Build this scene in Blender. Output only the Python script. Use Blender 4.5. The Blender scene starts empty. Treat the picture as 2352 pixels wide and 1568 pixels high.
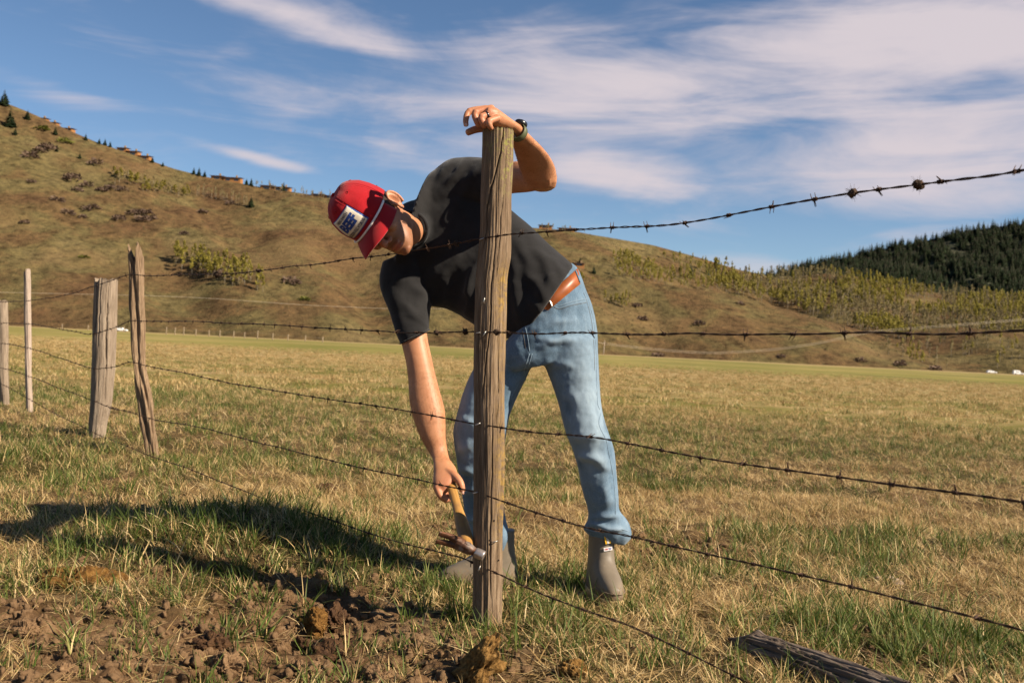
import bpy, math, random
import numpy as np
from mathutils import Vector, Matrix
from mathutils.bvhtree import BVHTree
random.seed(7); RNG = np.random.default_rng(11)
scene = bpy.context.scene
COL = scene.collection

# ------------------------------------------------------------------ camera
FPX = 2287.0                       # focal length in units of a 2352 px wide picture (35 mm lens)
CAMH = 0.84
ROLL = math.radians(2.78); PITCH = math.radians(0.40)
fwd = Vector((0, math.cos(PITCH), math.sin(PITCH)))
up0 = Vector((0, -math.sin(PITCH), math.cos(PITCH)))
X0 = Vector((1, 0, 0))
c_right = X0*math.cos(ROLL) + up0*math.sin(ROLL)
c_up = -X0*math.sin(ROLL) + up0*math.cos(ROLL)
c_pos = Vector((0, 0, CAMH))
cam_d = bpy.data.cameras.new('camera'); cam = bpy.data.objects.new('camera', cam_d); COL.objects.link(cam)
cam.matrix_world = Matrix((( c_right.x, c_up.x, -fwd.x, c_pos.x), (c_right.y, c_up.y, -fwd.y, c_pos.y),
                           (c_right.z, c_up.z, -fwd.z, c_pos.z), (0, 0, 0, 1)))
cam_d.sensor_width = 36.0; cam_d.lens = 36.0*FPX/2352.0
cam_d.clip_start = 0.05; cam_d.clip_end = 20000
cam_d.dof.use_dof = True; cam_d.dof.focus_distance = 3.15; cam_d.dof.aperture_fstop = 7.0
scene.camera = cam
def P(x, y, d):
    """photo position (2352 px wide) at depth d metres -> world point"""
    return c_pos + fwd*d + c_right*((x-1176.0)/FPX*d) + c_up*((784.0-y)/FPX*d)
def W2P(p):
    v = Vector(p)-c_pos; d = v.dot(fwd)
    return 1176+v.dot(c_right)/d*FPX, 784-v.dot(c_up)/d*FPX, d
def camdir(x, y, z):               # camera-space direction (right, up, towards viewer)
    return (c_right*x + c_up*y - fwd*z)

# ------------------------------------------------------------------ light and sky
SUN_EL = math.radians(36); SUN_AZ = math.radians(114)     # clockwise from +Y
sdir = Vector((math.sin(SUN_AZ)*math.cos(SUN_EL), math.cos(SUN_AZ)*math.cos(SUN_EL), math.sin(SUN_EL)))
sun_d = bpy.data.lights.new('sun', 'SUN'); sun = bpy.data.objects.new('sun', sun_d); COL.objects.link(sun)
sun_d.energy = 5.0; sun_d.angle = math.radians(0.53); sun_d.color = (1.0, 0.86, 0.68)
sun.rotation_euler = sdir.to_track_quat('Z', 'Y').to_euler()
sun.location = (30, -20, 40)
world = bpy.data.worlds.new('World'); scene.world = world; world.use_nodes = True
wt = world.node_tree; wt.nodes.clear()
def wn(t, **k):
    n = wt.nodes.new(t)
    for a, b in k.items(): setattr(n, a, b)
    return n
def wmath(op, a, b=None, c=None, clamp=False):
    n = wn('ShaderNodeMath', operation=op, use_clamp=clamp)
    for i, v in enumerate((a, b, c)):
        if v is None: continue
        if isinstance(v, (int, float)): n.inputs[i].default_value = v
        else: wt.links.new(v, n.inputs[i])
    return n.outputs[0]
w_out = wn('ShaderNodeOutputWorld')
sky = wn('ShaderNodeTexSky', sky_type='NISHITA', sun_disc=False)
sky.sun_elevation = SUN_EL; sky.sun_rotation = SUN_AZ; sky.altitude = 1900; sky.air_density = 1.0; sky.dust_density = 0.6; sky.ozone_density = 2.0
bg_sky = wn('ShaderNodeBackground'); bg_sky.inputs[1].default_value = 0.052
hs = wn('ShaderNodeHueSaturation'); hs.inputs['Saturation'].default_value = 1.08; hs.inputs['Value'].default_value = 1.0
wt.links.new(sky.outputs[0], hs.inputs['Color']); wt.links.new(hs.outputs[0], bg_sky.inputs[0])
bg_c = wn('ShaderNodeBackground'); bg_c.inputs[0].default_value = (0.67, 0.60, 0.635, 1); bg_c.inputs[1].default_value = 0.50
tc = wn('ShaderNodeTexCoord'); sp = wn('ShaderNodeSeparateXYZ'); wt.links.new(tc.outputs['Generated'], sp.inputs[0])
az = wmath('ARCTAN2', sp.outputs[0], sp.outputs[1]); el = wmath('ARCSINE', sp.outputs[2])
cmb = wn('ShaderNodeCombineXYZ'); wt.links.new(az, cmb.inputs[0]); wt.links.new(wmath('MULTIPLY', el, 2.6), cmb.inputs[1])
# streaky cirrus: warped noise stretched along the wind
rotn = wn('ShaderNodeMapping'); rotn.inputs['Rotation'].default_value = (0, 0, math.radians(-14)); rotn.inputs['Scale'].default_value = (3.0, 7.0, 1); rotn.inputs['Location'].default_value = (1.7, 0.4, 0)
wt.links.new(cmb.outputs[0], rotn.inputs[0])
n1 = wn('ShaderNodeTexNoise'); n1.inputs['Scale'].default_value = 1.3; n1.inputs['Detail'].default_value = 5; n1.inputs['Roughness'].default_value = 0.56; n1.inputs['Distortion'].default_value = 0.7
wt.links.new(rotn.outputs[0], n1.inputs['Vector'])
n2 = wn('ShaderNodeTexNoise'); n2.inputs['Scale'].default_value = 4.0; n2.inputs['Detail'].default_value = 6; n2.inputs['Roughness'].default_value = 0.6; n2.inputs['Distortion'].default_value = 0.5
wt.links.new(cmb.outputs[0], n2.inputs['Vector'])
nn = wmath('ADD', wmath('MULTIPLY', n1.outputs[0], 0.58), wmath('MULTIPLY', n2.outputs[0], 0.42))
# cloud banks: (centre x, centre y, half length px, half width px, tilt deg, strength)
BANKS = [(1560, 190, 780, 140, 10, 1.0), (2200, 80, 640, 150, 8, 1.05), (2130, 365, 480, 120, 10, 1.1), (1430, 392, 250, 62, -2, 1.0), (1750, 330, 900, 300, 0, 0.34),
         (740, 62, 480, 34, -9, 0.62), (110, 205, 180, 34, -4, 0.6), (600, 366, 150, 15, -6, 0.9), (1150, 270, 330, 85, 6, 0.6),
         (2010, 555, 190, 30, 14, 0.6), (1730, 600, 150, 32, 0, 0.7), (1230, 40, 520, 60, -5, 0.4), (890, 330, 160, 22, -8, 0.4),
         (-1100, 260, 700, 110, 8, 0.8), (3700, 230, 800, 130, -6, 0.9)]
mask = None
for (bx, by, hl, hw, tilt, st) in BANKS:
    if 0 <= bx <= 2352:
        v = (P(bx, by, 1.0)-c_pos).normalized(); a0 = math.atan2(v.x, v.y); e0 = math.asin(v.z)
    else:
        a0 = (bx-1176)/FPX; e0 = (800-by)/FPX
    ct, stt = math.cos(math.radians(tilt-2.8)), math.sin(math.radians(tilt-2.8))
    da = wmath('SUBTRACT', az, a0); de = wmath('SUBTRACT', el, e0)
    u = wmath('ADD', wmath('MULTIPLY', da, ct*FPX/hl), wmath('MULTIPLY', de, stt*FPX/hl))
    w = wmath('ADD', wmath('MULTIPLY', da, -stt*FPX/hw), wmath('MULTIPLY', de, ct*FPX/hw))
    r2 = wmath('ADD', wmath('MULTIPLY', u, u), wmath('MULTIPLY', w, w))
    g = wmath('MULTIPLY', wmath('POWER', 2.718, wmath('MULTIPLY', r2, -1.1)), st)
    mask = g if mask is None else wmath('MAXIMUM', mask, g)
dens = wmath('ADD', wmath('MULTIPLY', mask, 0.74), wmath('MULTIPLY', wmath('SUBTRACT', nn, 0.5), 2.5))
mr = wn('ShaderNodeMapRange', interpolation_type='SMOOTHSTEP'); wt.links.new(dens, mr.inputs[0])
mr.inputs[1].default_value = 0.04; mr.inputs[2].default_value = 0.86; mr.inputs[3].default_value = 0.0; mr.inputs[4].default_value = 0.97
mixw = wn('ShaderNodeMixShader'); wt.links.new(mr.outputs[0], mixw.inputs[0]); wt.links.new(bg_sky.outputs[0], mixw.inputs[1]); wt.links.new(bg_c.outputs[0], mixw.inputs[2])
wt.links.new(mixw.outputs[0], w_out.inputs[0])
vs = scene.view_settings; vs.view_transform = 'Standard'; vs.look = 'None'; vs.exposure = 1.06; vs.gamma = 1.0; vs.use_curve_mapping = False
scene.render.film_transparent = False
try:
    scene.cycles.use_denoising = True; scene.cycles.max_bounces = 4; scene.cycles.diffuse_bounces = 2; scene.cycles.glossy_bounces = 2; scene.cycles.transmission_bounces = 3; scene.cycles.transparent_max_bounces = 4
except Exception: pass

# ------------------------------------------------------------------ helpers
def hash3(ix, iy, iz, seed):
    h = (ix.astype(np.int64)*374761393 + iy.astype(np.int64)*668265263 + iz.astype(np.int64)*2147483647 + seed*1274126177) & 0xFFFFFFFF
    h = ((h ^ (h >> 13))*1274126177) & 0xFFFFFFFF
    h = ((h ^ (h >> 16))*2246822519) & 0xFFFFFFFF
    return ((h ^ (h >> 15)) & 0xFFFFFF)/float(0xFFFFFF)
def vnoise(p, seed=0):
    p = np.asarray(p, float); i = np.floor(p).astype(np.int64); f = p-i; f = f*f*f*(f*(f*6-15)+10)
    r = 0
    for a in (0, 1):
        wa = f[..., 0] if a else 1-f[..., 0]
        for b in (0, 1):
            wb = f[..., 1] if b else 1-f[..., 1]
            for c in (0, 1):
                wc = f[..., 2] if c else 1-f[..., 2]
                r = r + wa*wb*wc*hash3(i[..., 0]+a, i[..., 1]+b, i[..., 2]+c, seed)
    return r*2-1
def fbm(p, octv=4, seed=0, gain=0.5):
    s = 0; a = 1.0; q = np.asarray(p, float)
    for k in range(octv):
        s = s + a*vnoise(q, seed+k*17); q = q*2.03+3.1; a *= gain
    return s
def fbm2(x, y, octv=4, seed=0, gain=0.5):
    x, y = np.broadcast_arrays(np.asarray(x, float), np.asarray(y, float))
    return fbm(np.stack([x, y, np.zeros_like(x)+seed*0.37], -1), octv, seed, gain)
def sstep(a, b, x):
    t = np.clip((np.asarray(x, float)-a)/(b-a), 0, 1); return t*t*(3-2*t)
def interp(x, pts):
    return np.interp(x, [p[0] for p in pts], [p[1] for p in pts])

def tag(o, label=None, cat=None, group=None, kind=None):
    if label: o['label'] = label
    if cat: o['category'] = cat
    if group: o['group'] = group
    if kind: o['kind'] = kind
    return o
def empty(name, loc=(0, 0, 0), parent=None):
    o = bpy.data.objects.new(name, None); o.location = loc; o.empty_display_size = 0.1; COL.objects.link(o)
    if parent: o.parent = parent
    return o
def mesh_of(name, V, F, smooth=True, mats=None, midx=None):
    me = bpy.data.meshes.new(name)
    V = np.asarray(V, float)
    if isinstance(F, np.ndarray):
        n, k = F.shape
        me.vertices.add(len(V)); me.vertices.foreach_set('co', V.ravel())
        me.loops.add(n*k); me.loops.foreach_set('vertex_index', F.ravel().astype(np.int32))
        me.polygons.add(n); me.polygons.foreach_set('loop_start', np.arange(0, n*k, k, dtype=np.int32))
        try: me.polygons.foreach_set('loop_total', np.full(n, k, dtype=np.int32))
        except Exception: pass
        me.update(calc_edges=True)
    else:
        me.from_pydata([tuple(v) for v in V], [], [tuple(int(i) for i in f) for f in F])
    for m in (mats or []): me.materials.append(m)
    if midx is not None: me.polygons.foreach_set('material_index', np.asarray(midx, dtype=np.int32))
    if smooth: me.polygons.foreach_set('use_smooth', np.ones(len(me.polygons), dtype=bool))
    me.update(); return me
def mk(name, V, F, mat=None, parent=None, smooth=True, mats=None, midx=None):
    """one mesh object; vertices in world space (parent given: made local to it)"""
    V = np.asarray(V, float)
    if parent is not None:
        V = V - np.array(world_loc(parent))
    me = mesh_of(name, V, F, smooth, mats or ([mat] if mat else []), midx)
    o = bpy.data.objects.new(name, me); COL.objects.link(o)
    if parent is not None: o.parent = parent
    return o
def world_loc(o):
    l = Vector(o.location)
    while o.parent: o = o.parent; l = l + o.location
    return l
def join(parts):
    V = []; F = []; n = 0
    for v, f in parts:
        v = np.asarray(v, float); V.append(v); F.extend([tuple(i+n for i in q) for q in f]); n += len(v)
    return np.concatenate(V), F
def spline(keys, ts):
    """Catmull-Rom through keys (n,k) sampled at ts in 0..n-1"""
    K = np.asarray(keys, float); n = len(K); ts = np.asarray(ts, float)
    i = np.clip(np.floor(ts).astype(int), 0, n-2); t = (ts-i)[:, None]
    p1 = K[i]; p2 = K[i+1]; p0 = K[np.maximum(i-1, 0)]; p3 = K[np.minimum(i+2, n-1)]
    p0 = np.where((i == 0)[:, None], 2*p1-p2, p0); p3 = np.where((i == n-2)[:, None], 2*p2-p1, p3)
    return 0.5*(2*p1+(p2-p0)*t+(2*p0-5*p1+4*p2-p3)*t*t+(3*p1-p0-3*p2+p3)*t**3)
def S(xl, yl, xr, yr, d, b, dl=0.0, dr=0.0):
    """loft section whose outline touches two photo points at depth d; b is the half thickness in depth"""
    a = P(xl, yl, d+dl); c = P(xr, yr, d+dr); A = (c-a)/2; C = (a+c)/2
    v = (C-c_pos).normalized(); B = v-A*(v.dot(A)/max(A.dot(A), 1e-9)); B = B.normalized()*b
    return np.array([*C, *A, *B])
def loft(secs, nseg=32, per=4, expo=2.0, round_ends=(False, False)):
    K = np.array(secs); n = len(K); m = (n-1)*per+1
    R = spline(K, np.linspace(0, n-1, m))
    if round_ends[0]:
        c0 = R[0]; dirv = c0[:3]-R[1, :3]; dirv = dirv/np.linalg.norm(dirv); rr = np.linalg.norm(c0[3:6])
        add = []
        for k in (0.98, 0.85, 0.55):
            q = c0.copy(); q[:3] = c0[:3]+dirv*rr*k*0.8; s = math.sqrt(1-k*k); q[3:] = c0[3:]*s; add.append(q)
        R = np.vstack([add, R])
    if round_ends[1]:
        c0 = R[-1]; dirv = c0[:3]-R[-2, :3]; dirv = dirv/np.linalg.norm(dirv); rr = np.linalg.norm(c0[3:6])
        add = []
        for k in (0.55, 0.85, 0.98):
            q = c0.copy(); q[:3] = c0[:3]+dirv*rr*k*0.8; s = math.sqrt(1-k*k); q[3:] = c0[3:]*s; add.append(q)
        R = np.vstack([R, add])
    m = len(R)
    th = np.linspace(0, 2*np.pi, nseg, endpoint=False)
    ct = np.sign(np.cos(th))*np.abs(np.cos(th))**(2/expo); st = np.sign(np.sin(th))*np.abs(np.sin(th))**(2/expo)
    V = (R[:, None, 0:3]+ct[None, :, None]*R[:, None, 3:6]+st[None, :, None]*R[:, None, 6:9]).reshape(-1, 3)
    F = []
    for i in range(m-1):
        for j in range(nseg):
            k = (j+1) % nseg
            F.append((i*nseg+j, i*nseg+k, (i+1)*nseg+k, (i+1)*nseg+j))
    a = len(V); V = np.vstack([V, R[0, :3], R[-1, :3]])
    for j in range(nseg):
        k = (j+1) % nseg
        F.append((a, k, j)); F.append((a+1, (m-1)*nseg+j, (m-1)*nseg+k))
    return V, F
def frame_of(t):
    t = np.asarray(t, float); t = t/np.linalg.norm(t); h = np.array([0, 0, 1.0]) if abs(t[2]) < 0.9 else np.array([1.0, 0, 0])
    a = np.cross(t, h); a /= np.linalg.norm(a); return a, np.cross(t, a)
def tube(pts, rad, nseg=8, closed_caps=True, per=1):
    pts = np.asarray([list(p) for p in pts], float); rad = np.broadcast_to(np.asarray(rad, float), (len(pts),)).astype(float)
    if per > 1:
        ts = np.linspace(0, len(pts)-1, (len(pts)-1)*per+1); q = spline(np.column_stack([pts, rad]), ts); pts = q[:, :3]; rad = q[:, 3]
    m = len(pts); T = np.gradient(pts, axis=0); T /= np.maximum(np.linalg.norm(T, axis=1, keepdims=True), 1e-12)
    a, b = frame_of(T[0]); A = np.zeros((m, 3)); Bv = np.zeros((m, 3))
    for i in range(m):
        a = a-T[i]*a.dot(T[i]); a /= np.linalg.norm(a); A[i] = a; Bv[i] = np.cross(T[i], a)
    th = np.linspace(0, 2*np.pi, nseg, endpoint=False)
    V = (pts[:, None, :]+rad[:, None, None]*(np.cos(th)[None, :, None]*A[:, None, :]+np.sin(th)[None, :, None]*Bv[:, None, :])).reshape(-1, 3)
    F = [(i*nseg+j, i*nseg+(j+1) % nseg, (i+1)*nseg+(j+1) % nseg, (i+1)*nseg+j) for i in range(m-1) for j in range(nseg)]
    if closed_caps:
        n = len(V); V = np.vstack([V, pts[0]-T[0]*rad[0]*0.5, pts[-1]+T[-1]*rad[-1]*0.5])
        for j in range(nseg):
            k = (j+1) % nseg; F.append((n, k, j)); F.append((n+1, (m-1)*nseg+j, (m-1)*nseg+k))
    return V, F
def ball(c, ax, ay, az_, nu=20, nv=12):
    """ellipsoid with three half-axis vectors"""
    c = np.array(list(c), float); ax = np.array(list(ax), float); ay = np.array(list(ay), float); az_ = np.array(list(az_), float)
    V = [c-az_]; 
    for i in range(1, nv):
        ph = -math.pi/2+math.pi*i/nv
        for j in range(nu):
            t = 2*math.pi*j/nu; V.append(c+math.cos(ph)*(math.cos(t)*ax+math.sin(t)*ay)+math.sin(ph)*az_)
    V.append(c+az_); F = []
    for j in range(nu): F.append((0, 1+(j+1) % nu, 1+j))
    for i in range(nv-2):
        for j in range(nu):
            a = 1+i*nu+j; b = 1+i*nu+(j+1) % nu; F.append((a, b, b+nu, a+nu))
    n = len(V)-1
    for j in range(nu): F.append((n, n-nu+j, n-nu+(j+1) % nu))
    return np.array(V), F
def box(c, sx, sy, sz, R=None):
    V = np.array([(x, y, z) for x in (-sx/2, sx/2) for y in (-sy/2, sy/2) for z in (-sz/2, sz/2)])
    if R is not None: V = V @ np.asarray(R).T
    F = [(0, 1, 3, 2), (4, 6, 7, 5), (0, 4, 5, 1), (2, 3, 7, 6), (0, 2, 6, 4), (1, 5, 7, 3)]
    return V+np.array(list(c)), F
def remesh(V, F, voxel, smooth_it=3, smooth_f=0.5):
    """voxel union of closed pieces -> (verts, quad faces, normals)"""
    me = mesh_of('tmp', V, F); ob = bpy.data.objects.new('tmp', me); COL.objects.link(ob)
    m = ob.modifiers.new('r', 'REMESH'); m.mode = 'VOXEL'; m.voxel_size = voxel; m.adaptivity = 0
    if smooth_it:
        s = ob.modifiers.new('s', 'SMOOTH'); s.iterations = smooth_it; s.factor = smooth_f
    dg = bpy.context.evaluated_depsgraph_get(); ev = ob.evaluated_get(dg); m2 = bpy.data.meshes.new_from_object(ev)
    nv = len(m2.vertices); co = np.zeros(nv*3); m2.vertices.foreach_get('co', co)
    no = np.zeros(nv*3); m2.vertices.foreach_get('normal', no)
    nl = len(m2.loops); lv = np.zeros(nl, dtype=np.int32); m2.loops.foreach_get('vertex_index', lv)
    tot = np.zeros(len(m2.polygons), dtype=np.int32); m2.polygons.foreach_get('loop_total', tot)
    if (tot == 4).all(): Fq = lv.reshape(-1, 4)
    else: Fq = [tuple(p.vertices) for p in m2.polygons]
    bpy.data.objects.remove(ob); bpy.data.meshes.remove(me); bpy.data.meshes.remove(m2)
    return co.reshape(-1, 3), Fq, no.reshape(-1, 3)
def set_attr(o, name, vals):
    a = o.data.attributes.new(name, 'FLOAT', 'POINT'); a.data.foreach_set('value', np.asarray(vals, dtype=np.float32))

# ------------------------------------------------------------------ materials
class NT:
    def __init__(s, name):
        s.m = bpy.data.materials.new(name); s.m.use_nodes = True; s.t = s.m.node_tree; s.t.nodes.clear()
        s.out = s.t.nodes.new('ShaderNodeOutputMaterial'); s.b = s.t.nodes.new('ShaderNodeBsdfPrincipled'); s.t.links.new(s.b.outputs[0], s.out.inputs[0])
        s.tc = s.t.nodes.new('ShaderNodeTexCoord')
    def L(s, a, b): s.t.links.new(a, b)
    def n(s, typ, **k):
        q = s.t.nodes.new(typ)
        for a, b in k.items(): setattr(q, a, b)
        return q
    def put(s, sock, v):
        if isinstance(v, bpy.types.NodeSocket): s.L(v, sock)
        else: sock.default_value = v
    def noise(s, scale=5, detail=5, rough=0.55, dist=0.0, stretch=(1, 1, 1), coord='Object', loc=(0, 0, 0), rot=(0, 0, 0)):
        mp = s.n('ShaderNodeMapping'); mp.inputs['Scale'].default_value = stretch; mp.inputs['Location'].default_value = loc; mp.inputs['Rotation'].default_value = rot
        s.L(s.tc.outputs[coord], mp.inputs[0])
        q = s.n('ShaderNodeTexNoise'); q.inputs['Scale'].default_value = scale; q.inputs['Detail'].default_value = detail
        q.inputs['Roughness'].default_value = rough; q.inputs['Distortion'].default_value = dist; s.L(mp.outputs[0], q.inputs['Vector'])
        return q.outputs[0]
    def ramp(s, fac, stops, interp='LINEAR'):
        r = s.n('ShaderNodeValToRGB'); r.color_ramp.interpolation = interp; e = r.color_ramp.elements
        while len(e) < len(stops): e.new(0.5)
        for i, (p, c) in enumerate(stops): e[i].position = p; e[i].color = (*c, 1) if len(c) == 3 else c
        s.L(fac, r.inputs[0]); return r.outputs[0]
    def mix(s, fac, a, b, mode='MIX'):
        q = s.n('ShaderNodeMix', data_type='RGBA', blend_type=mode)
        s.put(q.inputs[0], fac)
        for i, v in ((6, a), (7, b)):
            if isinstance(v, bpy.types.NodeSocket): s.L(v, q.inputs[i])
            else: q.inputs[i].default_value = (*v, 1)
        return q.outputs[2]
    def math(s, op, a, b=0.0, clamp=False):
        q = s.n('ShaderNodeMath', operation=op, use_clamp=clamp); s.put(q.inputs[0], a); s.put(q.inputs[1], b); return q.outputs[0]
    def step(s, v, lo, hi):
        q = s.n('ShaderNodeMapRange', interpolation_type='SMOOTHSTEP'); s.L(v, q.inputs[0]); q.inputs[1].default_value = lo; q.inputs[2].default_value = hi; return q.outputs[0]
    def attr(s, name, typ='GEOMETRY'):
        q = s.n('ShaderNodeAttribute', attribute_name=name, attribute_type=typ); return q.outputs['Fac']
    def rand(s): return s.n('ShaderNodeObjectInfo').outputs['Random']
    def bump(s, h, strength=0.5, dist=0.01, prev=None):
        q = s.n('ShaderNodeBump'); q.inputs['Strength'].default_value = strength; q.inputs['Distance'].default_value = dist; s.L(h, q.inputs['Height'])
        if prev is not None: s.L(prev, q.inputs['Normal'])
        return q.outputs[0]
    def done(s, col=None, rough=0.8, normal=None, spec=0.3, metal=0.0, sss=None, trans=None):
        b = s.b
        if col is not None:
            if isinstance(col, bpy.types.NodeSocket): s.L(col, b.inputs['Base Color'])
            else: b.inputs['Base Color'].default_value = (*col, 1)
        s.put(b.inputs['Roughness'], rough); b.inputs['Specular IOR Level'].default_value = spec; b.inputs['Metallic'].default_value = metal
        if normal is not None: s.L(normal, b.inputs['Normal'])
        if sss:
            b.inputs['Subsurface Weight'].default_value = sss; b.inputs['Subsurface Radius'].default_value = (0.010, 0.004, 0.002); b.inputs['Subsurface Scale'].default_value = 1.0
        return s.m
def flat(name, col, rough=0.6, var=0.15, scale=30, bump=0.2, bd=0.002, metal=0.0, spec=0.3):
    t = NT(name); n = t.noise(scale, 4); c = t.ramp(n, [(0.3, tuple(v*(1-var) for v in col)), (0.7, tuple(min(1, v*(1+var)) for v in col))])
    return t.done(c, rough, t.bump(n, bump, bd), spec, metal)
# ------------------------------------------------------------------ ground
def gz(x, y):
    x = np.asarray(x, float); y = np.asarray(y, float)
    r = np.hypot(x, y)
    fade = 1-sstep(14, 40, r)
    z = 0.10*np.exp(-(((x+3.0)/2.2)**2))*sstep(4.2, 6.2, y)*(1-sstep(11, 18, y))
    z = z + 0.150*np.exp(-(((x+0.98)/0.52)**2+((y-3.95)/0.42)**2))          # grassy hump the shadow climbs over
    z = z + 0.05*np.exp(-(((x+1.75)/0.5)**2+((y-4.6)/0.5)**2))
    z = z - 0.055*sstep(0.15, -0.5, x)*sstep(3.5, 2.9, y)
    z = z - 0.10*np.exp(-(((x+2.55)/0.22)**2+((y-5.15)/0.20)**2))            # hole at the left
    z = z + fade*0.022*fbm2(x*1.7, y*1.7, 4, 3)
    cl = fbm2(x*9, y*9, 4, 9, 0.6)
    dirt = dirt_mask(x, y)
    z = z + fade*(0.005+0.009*dirt)*cl + fade*0.018*dirt*np.abs(fbm2(x*4.5, y*4.5, 3, 31)) + fade*0.011*dirt*fbm2(x*24, y*24, 3, 33, 0.65)
    z = z + (1-fade)*0.05*fbm2(x*0.05, y*0.05, 3, 5)*sstep(40, 120, r)
    k = 1-np.exp(-(((x+0.07)/0.16)**2+((y-3.03)/0.16)**2))
    k2 = 1-np.exp(-(((x-0.34)/0.13)**2+((y-3.42)/0.26)**2)); k3 = 1-np.exp(-(((x+0.12)/0.24)**2+((y-3.5)/0.12)**2))
    return z*k*k2*k3
def dirt_mask(x, y):
    n = fbm2(x*1.6, y*1.6, 4, 21)*0.55
    m = sstep(0.20, -0.30, x+n*0.5)*sstep(3.45, 3.05, y+n*0.45)
    m2 = np.exp(-(((x-0.88)/0.22)**2+((y-2.78)/0.10)**2))
    m3 = 0.75*np.exp(-(((x+1.1)/0.35)**2+((y-3.45)/0.14)**2))+0.7*np.exp(-(((x+0.28)/0.10)**2+((y-4.05)/0.10)**2))+0.75*np.exp(-(((x+2.2)/0.7)**2+((y-4.3)/0.25)**2))
    m4 = 0.8*sstep(0.22, 0.5, fbm2(x*1.1+7, y*1.1, 3, 77))*(1-sstep(5, 11, y))
    m5 = 0.7*np.exp(-(((x-0.1)/0.25)**2+((y-3.45)/0.12)**2))
    return np.clip(np.maximum.reduce([m, m2, m3, m4*0.8, m5]), 0, 1)
def green_mask(x, y):
    g = sstep(-0.15, 0.5, fbm2(x*0.9, y*0.9, 4, 41)+0.25*fbm2(x*4, y*4, 2, 43))
    g = np.maximum(g, np.exp(-(((x-1.25)/0.45)**2+((y-2.95)/0.38)**2)))
    g = np.maximum(g, 1.0*np.exp(-(((x+0.95)/0.75)**2+((y-3.8)/0.5)**2)))
    g = np.maximum(g, 1.0*np.exp(-(((x+2.9)/0.9)**2+((y-6.0)/1.6)**2)))
    g = np.maximum(g, 0.8*np.exp(-(((x+0.5)/1.3)**2+((y-2.8)/0.7)**2)))
    far = sstep(7, 12, y); straw = 0.28*np.exp(-((x-1.0)/1.1)**2)*np.exp(-((y-4.5)/1.0)**2)
    g = np.clip(g-straw*1.2, 0, 1)
    mid = np.clip(0.45+0.75*fbm2(x*0.16, y*0.40, 3, 47), 0, 1); bandg = np.clip(0.10+0.3*fbm2(x*0.08, y*0.2, 3, 49), 0, 1); w2 = sstep(20, 30, y+3*fbm2(x*0.1, y*0.1, 2, 48))
    return g*(1-far)+far*(mid*(1-w2)+bandg*w2)

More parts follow.
